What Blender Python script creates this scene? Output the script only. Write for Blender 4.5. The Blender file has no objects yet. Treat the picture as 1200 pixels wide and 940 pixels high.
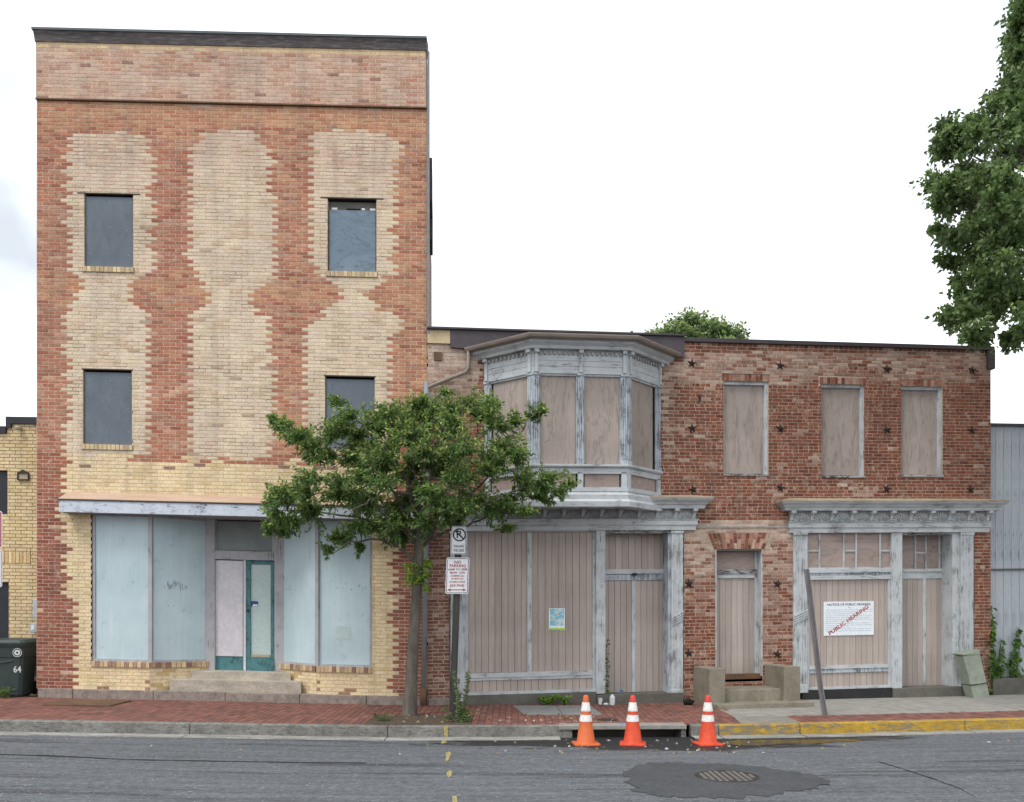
import bpy, bmesh, math, random
import numpy as np
from mathutils import Vector

random.seed(7); np.random.seed(7)
sc = bpy.context.scene
COL = sc.collection

# ------------------------------------------------------------------ camera
F, H, CZ, D = 1000.0, 720.0, 1.6, 15.385      # focal (photo px), horizon row, eye height, distance to facade
cam = bpy.data.cameras.new('camera'); camo = bpy.data.objects.new('camera', cam); COL.objects.link(camo)
camo.location = (0, -D, CZ); camo.rotation_euler = (math.radians(90), 0, 0)
cam.sensor_width = 36; cam.lens = 30.0; cam.shift_y = (H - 470.0) / 1200.0
cam.clip_start = .1; cam.clip_end = 2000
sc.camera = camo

# ------------------------------------------------------------------ world, sun, exposure
w = bpy.data.worlds.new('World'); sc.world = w; w.use_nodes = True
nt = w.node_tree; nt.nodes.clear()
out = nt.nodes.new('ShaderNodeOutputWorld'); bg = nt.nodes.new('ShaderNodeBackground'); bg.inputs[1].default_value = .1
sky = nt.nodes.new('ShaderNodeTexSky'); sky.sky_type = 'NISHITA'; sky.sun_disc = False
SUN_EL, SUN_AZ = math.radians(58), math.radians(222)
sky.sun_elevation = SUN_EL; sky.sun_rotation = SUN_AZ
tc = nt.nodes.new('ShaderNodeTexCoord'); no = nt.nodes.new('ShaderNodeTexNoise')
no.inputs['Scale'].default_value = 2.3; no.inputs['Detail'].default_value = 5; no.inputs['Roughness'].default_value = .55
rp = nt.nodes.new('ShaderNodeValToRGB')
rp.color_ramp.elements[0].position = .38; rp.color_ramp.elements[0].color = (4.9, 5.3, 5.7, 1)
rp.color_ramp.elements[1].position = .62; rp.color_ramp.elements[1].color = (12.2, 12.4, 12.6, 1)
mx = nt.nodes.new('ShaderNodeMix'); mx.data_type = 'RGBA'; mx.inputs[0].default_value = .93
L = nt.links.new
L(tc.outputs['Generated'], no.inputs['Vector']); L(no.outputs[0], rp.inputs[0]); L(sky.outputs[0], mx.inputs[6])
L(rp.outputs[0], mx.inputs[7]); L(mx.outputs[2], bg.inputs[0]); L(bg.outputs[0], out.inputs[0])
sl = bpy.data.lights.new('sun', 'SUN'); sl.energy = 1.2; sl.angle = math.radians(18); sl.color = (1, .97, .93)
so = bpy.data.objects.new('sun', sl); COL.objects.link(so)
sd = Vector((math.sin(SUN_AZ) * math.cos(SUN_EL), math.cos(SUN_AZ) * math.cos(SUN_EL), math.sin(SUN_EL)))
so.rotation_euler = sd.to_track_quat('Z', 'Y').to_euler(); so.location = (0, -10, 30)
sc.view_settings.view_transform = 'Standard'; sc.view_settings.look = 'None'
sc.view_settings.exposure = 0.75; sc.view_settings.gamma = 1

# ------------------------------------------------------------------ materials
def C(r, g=None, b=None):
    if g is None: g = b = r
    f = lambda v: (v / 255 / 12.92) if v / 255 <= .04045 else ((v / 255 + .055) / 1.055) ** 2.4
    return (f(r), f(g), f(b), 1)
MATS = {}
class NT:
    def __init__(s, name):
        s.m = bpy.data.materials.new(name); s.m.use_nodes = True; s.t = s.m.node_tree
        s.b = s.t.nodes['Principled BSDF']; s.o = s.t.nodes['Material Output']
    def n(s, t, **k):
        x = s.t.nodes.new(t)
        for a, v in k.items(): setattr(x, a, v)
        return x
    def l(s, a, b): s.t.links.new(a, b)
    def coord(s, scale=(1, 1, 1), kind='Object'):
        t = s.n('ShaderNodeTexCoord'); m = s.n('ShaderNodeMapping'); m.inputs['Scale'].default_value = scale
        s.l(t.outputs[kind], m.inputs[0]); return m.outputs[0]
    def noise(s, co, scale, detail=4, rough=.6, dist=0):
        x = s.n('ShaderNodeTexNoise'); x.inputs['Scale'].default_value = scale; x.inputs['Detail'].default_value = detail
        x.inputs['Roughness'].default_value = rough; x.inputs['Distortion'].default_value = dist
        s.l(co, x.inputs['Vector']); return x.outputs[0]
    def ramp(s, v, p0, p1, c0=(0, 0, 0, 1), c1=(1, 1, 1, 1)):
        r = s.n('ShaderNodeValToRGB'); e = r.color_ramp.elements
        e[0].position = p0; e[1].position = p1; e[0].color = c0; e[1].color = c1
        s.l(v, r.inputs[0]); return r.outputs[0]
    def mix(s, f, a, b, mode='MIX'):
        x = s.n('ShaderNodeMix', data_type='RGBA', blend_type=mode)
        for i, v in ((0, f), (6, a), (7, b)):
            if hasattr(v, 'is_linked'): s.l(v, x.inputs[i])
            else: x.inputs[i].default_value = v
        return x.outputs[2]
    def math(s, op, a, b=0.):
        x = s.n('ShaderNodeMath', operation=op)
        for i, v in ((0, a), (1, b)):
            if hasattr(v, 'is_linked'): s.l(v, x.inputs[i])
            else: x.inputs[i].default_value = v
        return x.outputs[0]
    def bump(s, v, strength=.4, dist=.01):
        b = s.n('ShaderNodeBump'); b.inputs['Strength'].default_value = strength; b.inputs['Distance'].default_value = dist
        s.l(v, b.inputs['Height']); s.l(b.outputs[0], s.b.inputs['Normal'])
    def done(s, col, rough=.85, metal=0, spec=.3):
        if hasattr(col, 'is_linked'): s.l(col, s.b.inputs['Base Color'])
        else: s.b.inputs['Base Color'].default_value = col
        if hasattr(rough, 'is_linked'): s.l(rough, s.b.inputs['Roughness'])
        else: s.b.inputs['Roughness'].default_value = rough
        s.b.inputs['Metallic'].default_value = metal; s.b.inputs['Specular IOR Level'].default_value = spec
        MATS[s.m.name] = s.m; return s.m

def plain(name, c, c2=None, scale=8, stretch=(1, 1, 1), rough=.8, bump=.2, lo=.35, hi=.7, fine=.12, metal=0, spec=.3, rnd=0):
    """two colours mixed by noise + fine grain + optional value change from object to object"""
    m = NT(name); co = m.coord(stretch)
    n1 = m.noise(co, scale, 5, .65); col = m.mix(m.ramp(n1, lo, hi), c, c2 or c)
    n2 = m.noise(co, scale * 9, 3, .6)
    col = m.mix(1, col, m.ramp(n2, .25, .75, (1 - fine,) * 3 + (1,), (1 + fine,) * 3 + (1,)), 'MULTIPLY')
    if rnd:
        oi = m.n('ShaderNodeObjectInfo')
        col = m.mix(1, col, m.ramp(oi.outputs['Random'], 0, 1, (1 - rnd,) * 3 + (1,), (1 + rnd,) * 3 + (1,)), 'MULTIPLY')
    if bump: m.bump(n2, bump, .006)
    return m.done(col, rough, metal, spec)

def brickmat(name, src):
    m = NT(name); co = m.coord(); geo = m.n('ShaderNodeNewGeometry').outputs['Position']
    if src == 'attr': a = m.n('ShaderNodeVertexColor', layer_name='Col').outputs[0]
    else: a = m.n('ShaderNodeObjectInfo').outputs['Color']
    n1 = m.noise(geo, 1.7, 7, .72); n2 = m.noise(geo, 34, 5, .75)
    c = m.mix(1, a, m.ramp(n1, .3, .7, (.82, .82, .83, 1), (1.14, 1.12, 1.1, 1)), 'MULTIPLY')
    c = m.mix(1, c, m.ramp(n2, .28, .72, (.68, .67, .66, 1), (1.26, 1.26, 1.26, 1)), 'MULTIPLY')
    mp = m.n('ShaderNodeMapping'); mp.inputs['Scale'].default_value = (3.5, 3.5, .25); m.l(geo, mp.inputs[0])
    n3 = m.noise(mp.outputs[0], 1.3, 4, .6)                       # rain streaks and grime
    c = m.mix(m.math('MULTIPLY', m.ramp(n3, .50, .75), .30), c, C(112, 100, 92))
    n4 = m.noise(geo, 7.5, 7, .78)                                # ragged remains of old paint and lime
    c = m.mix(m.math('MULTIPLY', m.ramp(n4, .53, .64), .42), c, C(206, 188, 166))
    n7 = m.noise(geo, 11, 6, .75); c = m.mix(m.math('MULTIPLY', m.ramp(n7, .58, .70), .35), c, C(104, 82, 70))
    m.bump(n2, .5, .006); return m.done(c, .92, 0, .2)
brickmat('brick_wall_mix', 'attr'); brickmat('brick_single', 'obj')

def peel(name, paint, wood, amt, stretch, cracks=True, paint2=None):
    m = NT(name); co = m.coord(stretch)
    n0 = m.noise(m.coord(), 3.1, 4, .6); n1 = m.noise(co, 22, 6, .75, .3); n2 = m.noise(co, 70, 3, .6)
    mask = m.ramp(m.math('ADD', m.math('MULTIPLY', n1, .75), m.math('MULTIPLY', n0, .35)), amt - .035, amt + .03)
    base = m.mix(m.ramp(n0, .35, .65), paint, paint2 or tuple(v * .86 for v in paint[:3]) + (1,))
    base = m.mix(1, base, m.ramp(n2, .2, .8, (.86, .86, .87, 1), (1.08,) * 3 + (1,)), 'MULTIPLY')
    wd = m.mix(m.ramp(n2, .3, .7), wood, tuple(v * .5 for v in wood[:3]) + (1,))
    c = m.mix(mask, base, wd)
    m.bump(m.math('SUBTRACT', n2, mask), .45, .005); return m.done(c, .8, 0, .25)
PA, WD = C(190, 194, 196), C(148, 148, 146)
peel('peeling_paint_upright', PA, WD, .618, (1.6, 1.6, .16))
peel('peeling_paint_level', PA, WD, .625, (.16, 1.6, 1.6))
peel('weathered_paint_upright', C(182, 189, 196), C(126, 128, 131), .585, (1.8, 1.8, .14))
peel('fascia_paint', C(200, 208, 217), C(118, 126, 136), .63, (.5, 1.5, 1.5))
peel('grey_jamb_paint', C(172, 171, 174), C(126, 123, 122), .64, (1.5, 1.5, .12))
peel('teal_paint', C(84, 130, 134), C(66, 102, 106), .61, (.5, 1.5, .5))
peel('old_lintel_paint', C(172, 175, 175), C(98, 92, 85), .56, (.3, 1.5, 1.3))
peel('siding_paint', C(178, 183, 188), C(140, 144, 149), .645, (1.5, 1.5, .08), paint2=C(166, 173, 180))

def grain(name, c, c2, c3, stretch, scale=5, rnd=.06, rings=True, lo=.35, hi=.7):
    m = NT(name); co = m.coord(stretch)
    oi = m.n('ShaderNodeObjectInfo'); va = m.n('ShaderNodeVectorMath', operation='ADD')
    cb = m.n('ShaderNodeCombineXYZ'); m.l(m.math('MULTIPLY', oi.outputs['Random'], 60), cb.inputs[0]); m.l(m.math('MULTIPLY', oi.outputs['Random'], 37), cb.inputs[2])
    m.l(co, va.inputs[0]); m.l(cb.outputs[0], va.inputs[1]); co = va.outputs[0]
    n1 = m.noise(co, scale, 5, .6, .6); n2 = m.noise(co, scale * 5, 4, .6)
    c0 = m.mix(m.ramp(n1, lo, hi), c, c2)
    if rings:
        rg = m.math('PINGPONG', m.math('MULTIPLY', n1, 14), 1)
        c0 = m.mix(m.math('MULTIPLY', m.ramp(rg, .72, .98), .40), c0, c3)
    c0 = m.mix(m.math('MULTIPLY', m.ramp(n2, .55, .75), .35), c0, c3)
    big = m.noise(m.coord(), 1.1, 4, .6)
    c0 = m.mix(1, c0, m.ramp(big, .3, .7, (.86, .86, .87, 1), (1.08, 1.08, 1.07, 1)), 'MULTIPLY')
    c0 = m.mix(1, c0, m.ramp(oi.outputs['Random'], 0, 1, (1 - rnd,) * 3 + (1,), (1 + rnd,) * 3 + (1,)), 'MULTIPLY')
    m.bump(n2, .25, .004); return m.done(c0, .75, 0, .3)
grain('taupe_plank', C(174, 162, 154), C(162, 150, 142), C(112, 102, 96), (3, 1, .22), 3, .09, False)
grain('taupe_plywood', C(166, 153, 145), C(152, 140, 132), C(98, 88, 82), (1.5, 1, .28), 2.1, .09)
grain('transom_plywood', C(168, 150, 142), C(150, 134, 126), C(98, 88, 82), (.3, 1, 1.6), 2.5, .04)
grain('slate_board', C(94, 102, 110), C(104, 112, 121), C(66, 72, 80), (1.2, 1, .6), 3, .07, False)
grain('blue_grey_plywood', C(118, 133, 146), C(105, 120, 133), C(74, 87, 98), (.5, 1, .9), 2.2, .03, True)

m = NT('pale_blue_board'); co = m.coord(); n1 = m.noise(co, 1.2, 4, .6); n2 = m.noise(co, 5, 6, .75, .5); n3 = m.noise(m.coord((6, 6, .3)), 3, 4, .6)
c = m.mix(m.ramp(n1, .3, .7), C(186, 204, 208), C(168, 188, 193)); c = m.mix(m.math('MULTIPLY', m.ramp(n2, .57, .72), .6), c, C(128, 142, 147))
c = m.mix(m.math('MULTIPLY', m.ramp(n3, .5, .72), .35), c, C(202, 215, 219)); m.done(c, .35, 0, .4)
plain('white_board', C(208, 204, 208), C(196, 192, 198), 2, rough=.55, bump=.05)
plain('transom_grey', C(128, 134, 132), C(112, 118, 116), 3, rough=.4, bump=.05)
plain('door_panel', C(184, 200, 196), C(172, 190, 186), 3, rough=.35, bump=.03)
plain('concrete', C(138, 134, 126), C(118, 114, 106), 3, rough=.9, bump=.4, fine=.16)
plain('concrete_pale', C(150, 147, 140), C(126, 123, 117), 4, rough=.9, bump=.4, fine=.16)
plain('stoop_concrete', C(138, 131, 117), C(112, 106, 92), 3, rough=.9, bump=.5, fine=.2)
m = NT('kerb_concrete'); co = m.coord(); n1 = m.noise(co, 2.6, 6, .75); n2 = m.noise(co, 40, 4, .7); n3 = m.noise(m.coord((1, 1, 5)), 9, 5, .7)
c = m.mix(m.ramp(n1, .35, .65), C(138, 136, 130), C(100, 98, 94)); c = m.mix(m.math('MULTIPLY', m.ramp(n3, .5, .66), .75), c, C(66, 65, 62))
c = m.mix(1, c, m.ramp(n2, .25, .75, (.7, .7, .7, 1), (1.25,) * 3 + (1,)), 'MULTIPLY'); m.bump(n2, .6, .01); m.done(c, .92)
for nm_, lo_ in (('yellow_kerb_paint', .52), ('yellow_kerb_worn', .45)):
    m = NT(nm_); co = m.coord(); n1 = m.noise(co, 5, 6, .75); n2 = m.noise(co, 45, 4, .7); n4 = m.noise(m.coord((.5, 1, 3)), 9, 6, .75)
    c = m.mix(m.ramp(n1, .35, .6), C(186, 150, 50), C(154, 124, 46)); c = m.mix(m.ramp(n4, lo_, lo_ + .06), c, C(122, 114, 98))
    c = m.mix(1, c, m.ramp(n2, .25, .75, (.75,) * 3 + (1,), (1.18,) * 3 + (1,)), 'MULTIPLY'); m.bump(n2, .5, .008); m.done(c, .85)
plain('gutter_concrete', C(158, 156, 150), C(108, 107, 103), 5, (.4, 1, 1), rough=.9, bump=.5, fine=.3)
plain('granite_plinth', C(150, 138, 129), C(112, 103, 97), 9, rough=.9, bump=.7, fine=.3)
plain('step_stone', C(178, 169, 155), C(146, 138, 126), 2.5, (1, 1, 2), rough=.9, bump=.5, fine=.18)
plain('base_dark', C(48, 47, 48), C(34, 34, 36), 4, rough=.7, bump=.3)
plain('base_grey', C(104, 101, 94), C(84, 83, 76), 3, rough=.9, bump=.4)
plain('dark_flashing', C(74, 68, 70), C(60, 54, 58), 3, (.3, 1, 1), rough=.6, bump=.1)
m = NT('weathered_metal'); co = m.coord((.12, 1, 1)); n1 = m.noise(co, 7, 6, .7); n2 = m.noise(co, 40, 5, .7)
c = m.mix(m.ramp(n1, .35, .65), C(100, 91, 90), C(76, 72, 73)); c = m.mix(m.math('MULTIPLY', m.ramp(n2, .48, .66), .55), c, C(150, 144, 140)); m.bump(n2, .2, .004); m.done(c, .6)
plain('coping_lip', C(84, 96, 100), C(70, 78, 82), 2, (.3, 1, 1), rough=.5, bump=.05)
plain('purple_fascia', C(82, 74, 79), C(68, 62, 66), 3, rough=.55, bump=.05)
plain('cream_board', C(202, 182, 148), C(182, 160, 128), 3, rough=.8, bump=.1)
plain('copper_gutter', C(138, 126, 116), C(112, 102, 94), 6, (.3, 1, 1), rough=.5, bump=.1, fine=.1)
plain('galvanised_pipe', C(132, 137, 142), C(114, 119, 124), 6, rough=.5, bump=.1)
plain('rusty_iron', C(58, 46, 40), C(40, 33, 30), 20, rough=.85, bump=.4)
plain('old_iron', C(44, 40, 38), C(64, 58, 54), 12, rough=.8, bump=.3)
plain('tan_flashing', C(186, 162, 142), C(168, 140, 118), 4, (.3, 1, 1), rough=.7, bump=.15)
plain('stone_ledge', C(176, 162, 142), C(142, 127, 110), 5, (.4, 1, 1), rough=.85, bump=.3)
plain('mottled_grey_paint', C(164, 165, 163), C(124, 122, 118), 8, rough=.85, bump=.3, fine=.2)  # mid-grey paint with darker mottling
plain('dark_void', C(20, 20, 22), None, 2, rough=1, bump=0)
plain('dark_panel', C(46, 48, 54), C(38, 40, 46), 2, rough=.45, bump=.05)
plain('lintel_steel', C(46, 42, 40), C(64, 56, 50), 8, rough=.7, bump=.2)
plain('meter_grey', C(176, 182, 188), C(160, 166, 172), 5, rough=.5, bump=.05)
plain('bin_green', C(60, 72, 70), C(50, 62, 61), 3, rough=.5, bump=.08)
plain('bin_white', C(200, 204, 204), None, 3, rough=.6, bump=0)
plain('black_rubber', C(24, 24, 25), None, 5, rough=.8, bump=.1)
plain('sign_white', C(222, 222, 224), C(212, 212, 216), 3, rough=.4, bump=0)
plain('sign_black', C(30, 30, 32), None, 3, rough=.5, bump=0)
plain('sign_red', C(150, 48, 58), None, 3, rough=.5, bump=0)
plain('notice_white', C(226, 232, 236), C(218, 224, 228), 3, rough=.5, bump=0)
plain('notice_red', C(166, 44, 46), None, 3, rough=.5, bump=0)
plain('notice_ink', C(58, 62, 70), None, 3, rough=.5, bump=0)
plain('notice_faint', C(176, 188, 197), None, 3, rough=.5, bump=0)
plain('post_steel', C(66, 64, 62), C(50, 48, 46), 7, (1, 1, .3), rough=.65, bump=.2)
plain('lean_post_steel', C(128, 124, 126), C(104, 100, 101), 5, (1, 1, .4), rough=.7, bump=.2)
plain('cone_orange', C(214, 80, 48), C(184, 66, 42), 9, rough=.55, bump=.08, fine=.12)
plain('cone_faded', C(204, 106, 60), C(188, 92, 50), 6, rough=.55, bump=.05, fine=.06)
plain('cone_red', C(206, 70, 60), C(190, 60, 54), 6, rough=.5, bump=.05)
plain('cone_white', C(222, 220, 216), C(190, 186, 180), 14, lo=.5, hi=.75, rough=.5, bump=.05)
plain('box_green_grey', C(152, 160, 146), C(126, 134, 120), 5, rough=.65, bump=.2, fine=.1)
plain('bark', C(104, 98, 89), C(72, 67, 60), 10, (1, 1, .3), rough=.95, bump=.8, fine=.25)
plain('soil', C(92, 78, 66), C(66, 56, 48), 14, rough=1, bump=1, fine=.35)
plain('rust_plate', C(112, 84, 62), C(84, 68, 56), 4, rough=.85, bump=.3, fine=.15)
plain('steel_plate', C(134, 134, 132), C(116, 116, 115), 4, rough=.8, bump=.2)
plain('paver_bed', C(104, 84, 74), C(84, 70, 62), 6, rough=1, bump=.4)
plain('dirt', C(96, 92, 84), C(80, 76, 68), 1, rough=1, bump=.2)
plain('roof_grey', C(90, 90, 92), C(76, 76, 78), 2, rough=.9, bump=.1)
plain('poster_tape', C(170, 214, 90), C(150, 196, 76), 20, rough=.4, bump=0)
plain('litter_blue', C(96, 150, 196), C(70, 116, 168), 30, rough=.3, bump=0)
plain('litter_white', C(212, 216, 218), C(188, 194, 196), 20, rough=.3, bump=0)
plain('yellow_mark', C(176, 156, 80), C(116, 113, 100), 30, rough=.9, bump=.2, lo=.42, hi=.58)
plain('blue_mark', C(80, 130, 196), C(110, 150, 200), 20, rough=.9, bump=.2)
plain('sticker_blue', C(52, 72, 130), None, 3, rough=.4, bump=0)
m = NT('poster_print'); co = m.coord(); n1 = m.noise(co, 16, 3, .7); n2 = m.noise(m.coord((1, 1, 3)), 24, 4, .6)
c = m.mix(m.ramp(n1, .46, .54), C(196, 214, 214), C(112, 178, 206)); c = m.mix(m.ramp(n2, .56, .62), c, C(150, 160, 140)); m.done(c, .5)

# paver
m = NT('brick_paver'); geo = m.n('ShaderNodeNewGeometry').outputs['Position']; a = m.n('ShaderNodeVertexColor', layer_name='Col').outputs[0]
n1 = m.noise(geo, 1.3, 5, .65); n2 = m.noise(geo, 60, 3, .6)
c = m.mix(1, a, m.ramp(n1, .3, .7, (.82, .82, .83, 1), (1.12, 1.1, 1.1, 1)), 'MULTIPLY'); c = m.mix(1, c, m.ramp(n2, .25, .75, (.85,) * 3 + (1,), (1.15,) * 3 + (1,)), 'MULTIPLY')
m.bump(n2, .3, .004); m.done(c, .85)
m = NT('brick_paver_single'); geo = m.n('ShaderNodeNewGeometry').outputs['Position']; a = m.n('ShaderNodeObjectInfo').outputs['Color']
n1 = m.noise(geo, 1.3, 5, .65); n2 = m.noise(geo, 60, 3, .6)
c = m.mix(1, a, m.ramp(n1, .3, .7, (.82, .82, .83, 1), (1.12, 1.1, 1.1, 1)), 'MULTIPLY'); c = m.mix(1, c, m.ramp(n2, .25, .75, (.85,) * 3 + (1,), (1.15,) * 3 + (1,)), 'MULTIPLY')
m.bump(n2, .3, .004); m.done(c, .85)

# asphalt: milled lengthwise grooves, pale chips, damp dark stain along the gutter (uses painted 'wet' attribute with ragged noise)
m = NT('asphalt'); co = m.coord(); st = m.coord((.07, 1, 1)); fl = m.coord((.75, 1, 1))
n1 = m.noise(co, .8, 5, .6); n2 = m.noise(st, 7.5, 7, .8); n3 = m.noise(fl, 17, 6, .85); n5 = m.noise(st, 2.3, 5, .75); n6 = m.noise(fl, 30, 4, .8)
c = m.mix(m.ramp(n2, .32, .68), C(70, 72, 76), C(108, 111, 115)); c = m.mix(m.math('MULTIPLY', m.ramp(n1, .35, .65), .5), c, C(94, 97, 101))
c = m.mix(m.math('MULTIPLY', m.ramp(n5, .57, .61), .6), c, C(48, 49, 53))
c = m.mix(1, c, m.ramp(n3, .33, .67, (.52,) * 3 + (1,), (1.48,) * 3 + (1,)), 'MULTIPLY')
c = m.mix(m.ramp(n6, .62, .67), c, C(176, 179, 183))
wv = m.n('ShaderNodeVertexColor', layer_name='Wet').outputs[0]
wn = m.math('ADD', wv, m.math('MULTIPLY', m.math('SUBTRACT', m.noise(m.coord((.4, 1, 1)), 2.4, 5, .7), .5), 1.1))
wm = m.ramp(wn, .44, .54); c = m.mix(m.math('MULTIPLY', wm, .92), c, C(34, 34, 36))
m.bump(m.math('ADD', n3, m.math('MULTIPLY', n2, .8)), .8, .014); m.done(c, m.math('SUBTRACT', .9, m.math('MULTIPLY', wm, .35)))
plain('asphalt_fresh', C(72, 74, 77), C(62, 64, 67), 4, (.5, 1, 1), rough=.85, bump=.5, fine=.4)
m = NT('water'); m.done(C(36, 35, 34), m.ramp(m.noise(m.coord(), 3, 3), .35, .65, (.04, .04, .04, 1), (.22, .22, .22, 1)), 0, .5)
m = NT('leaf'); a = m.n('ShaderNodeVertexColor', layer_name='Col').outputs[0]
tr = m.n('ShaderNodeBsdfTranslucent'); ms = m.n('ShaderNodeMixShader'); ms.inputs[0].default_value = .38
m.l(a, tr.inputs[0]); m.done(a, .5, 0, .35); m.l(m.b.outputs[0], ms.inputs[1]); m.l(tr.outputs[0], ms.inputs[2]); m.l(ms.outputs[0], m.o.inputs[0])
# distant brick for side walls
def brick_tex(name, c1, c2, mo, rot):
    m = NT(name); t = m.n('ShaderNodeTexCoord'); mp = m.n('ShaderNodeMapping'); mp.inputs['Rotation'].default_value = rot
    m.l(t.outputs['Object'], mp.inputs[0]); b = m.n('ShaderNodeTexBrick')
    b.inputs['Color1'].default_value = c1; b.inputs['Color2'].default_value = c2; b.inputs['Mortar'].default_value = mo
    b.inputs['Scale'].default_value = 1; b.inputs['Brick Width'].default_value = .2175; b.inputs['Row Height'].default_value = .0655; b.inputs['Mortar Size'].default_value = .006
    m.l(mp.outputs[0], b.inputs['Vector']); m.bump(b.outputs['Fac'], -.5, .006); return m.done(b.outputs[0], .92)
brick_tex('side_brick', C(148, 96, 80), C(120, 78, 66), C(170, 152, 134), (math.radians(90), 0, math.radians(90)))

# ------------------------------------------------------------------ builders
class Frame:
    """a vertical plane: s along it, n out of it, z up (courses rise by k per metre of s)"""
    def __init__(f, O, th=0., k=0.):
        f.O = Vector(O); f.th = th; f.k = k; f.a = (math.cos(th), math.sin(th)); f.nr = (math.sin(th), -math.cos(th))
    def P(f, px, py, n=0.):
        d = ((px - 600) / F, 1., -(py - H) / F)
        num = n - ((0 - f.O.x) * f.nr[0] + (-D - f.O.y) * f.nr[1])
        t = num / (d[0] * f.nr[0] + d[1] * f.nr[1])
        X, Y, Z = t * d[0], -D + t * d[1], CZ + t * d[2]
        s = (X - f.O.x) * f.a[0] + (Y - f.O.y) * f.a[1]
        return s, Z - f.O.z - f.k * s
    def px(f, s, z, n=0.):
        X = f.O.x + f.a[0] * s + f.nr[0] * n; Y = f.O.y + f.a[1] * s + f.nr[1] * n; Z = f.O.z + z + f.k * s
        t = Y + D
        return 600 + F * X / t, H - F * (Z - CZ) / t
    def S(f, px, py=600, n=0.): return f.P(px, py, n)[0]
    def loc(f, s, n, z): return (s, -n, z + f.k * s)
    def root(f, name, **kw):
        o = bpy.data.objects.new(name, None); COL.objects.link(o); o.location = f.O; o.rotation_euler = (0, 0, f.th)
        o.empty_display_size = .2
        for k_, v in kw.items(): o[k_] = v
        return o
WORLD = Frame((0, 0, 0)); WORLD.loc = lambda s, n, z: (s, n, z)      # plain xyz
BOXF = ((0, 3, 2, 1), (4, 5, 6, 7), (0, 1, 5, 4), (1, 2, 6, 5), (2, 3, 7, 6), (3, 0, 4, 7))
class MB:
    def __init__(m): m.v = []; m.f = []; m.c = []
    def add(m, vs, fs, col=None):
        b = len(m.v); m.v.extend(vs); m.f.extend([tuple(i + b for i in q) for q in fs])
        if col is not None: m.c.extend([col] * len(fs))
        return m
    def box(m, s0, s1, n0, n1, z0, z1, col=None):
        return m.add([(s0, n0, z0), (s1, n0, z0), (s1, n1, z0), (s0, n1, z0), (s0, n0, z1), (s1, n0, z1), (s1, n1, z1), (s0, n1, z1)], BOXF, col)
    def prism(m, poly, z0, z1, col=None):
        k = len(poly)
        return m.add([(a, b, z0) for a, b in poly] + [(a, b, z1) for a, b in poly],
                     [tuple(range(k)), tuple(range(k, 2 * k))] + [(i, (i + 1) % k, k + (i + 1) % k, k + i) for i in range(k)], col)
    def plate(m, poly, n0, n1, col=None):
        """polygon in (s,z) given thickness along n"""
        k = len(poly)
        return m.add([(a, n0, b) for a, b in poly] + [(a, n1, b) for a, b in poly],
                     [tuple(range(k)), tuple(range(k, 2 * k))] + [(i, (i + 1) % k, k + (i + 1) % k, k + i) for i in range(k)], col)
    def side(m, poly, s0, s1, col=None):
        """polygon in (n,z) extruded along s"""
        k = len(poly)
        return m.add([(s0, a, b) for a, b in poly] + [(s1, a, b) for a, b in poly],
                     [tuple(range(k)), tuple(range(k, 2 * k))] + [(i, (i + 1) % k, k + (i + 1) % k, k + i) for i in range(k)], col)
    def lbox(m, A, B, u0, u1, d0, d1, z0, z1, col=None):
        """box along the plan line A->B: u metres along it, d metres out of it (towards the street)"""
        L_ = math.hypot(B[0] - A[0], B[1] - A[1]); t = ((B[0] - A[0]) / L_, (B[1] - A[1]) / L_); q = (-t[1], t[0])
        p = lambda u, d: (A[0] + t[0] * u + q[0] * d, A[1] + t[1] * u + q[1] * d)
        return m.prism([p(u0, d0), p(u1, d0), p(u1, d1), p(u0, d1)], z0, z1, col)
    def mould(m, path, prof, col=None):
        """closed profile [(out, z)] swept along an open plan path with mitred corners"""
        k = len(prof); N = len(path); dirs = []
        for i in range(N - 1):
            dx, dy = path[i + 1][0] - path[i][0], path[i + 1][1] - path[i][1]; l = math.hypot(dx, dy); dirs.append((-dy / l, dx / l))
        vs = []
        for i in range(N):
            a = dirs[max(i - 1, 0)]; b = dirs[min(i, N - 2)]; sx, sy = a[0] + b[0], a[1] + b[1]; q = 2. / (sx * sx + sy * sy)
            vs += [(path[i][0] + sx * q * o, path[i][1] + sy * q * o, z) for o, z in prof]
        fs = [(i * k + j, i * k + (j + 1) % k, (i + 1) * k + (j + 1) % k, (i + 1) * k + j) for i in range(N - 1) for j in range(k)]
        return m.add(vs, fs + [tuple(range(k)), tuple(range((N - 1) * k, N * k))], col)
    def tube(m, pts, rad, seg=8, col=None, cap=True):
        pts = [Vector(p) for p in pts]; rad = rad if hasattr(rad, '__len__') else [rad] * len(pts); vs = []; N = len(pts)
        for i, p in enumerate(pts):
            t = (pts[min(i + 1, N - 1)] - pts[max(i - 1, 0)]).normalized(); u = t.orthogonal().normalized()
            if i and u.dot(pu) < .9:
                u = (pu - t * pu.dot(t)).normalized()
            pu = u; v = t.cross(u)
            vs += [tuple(p + (u * math.cos(a) + v * math.sin(a)) * rad[i]) for a in [2 * math.pi * j / seg for j in range(seg)]]
        fs = [(i * seg + j, i * seg + (j + 1) % seg, (i + 1) * seg + (j + 1) % seg, (i + 1) * seg + j) for i in range(N - 1) for j in range(seg)]
        if cap: fs += [tuple(range(seg)), tuple(range((N - 1) * seg, N * seg))]
        return m.add(vs, fs, col)
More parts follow.
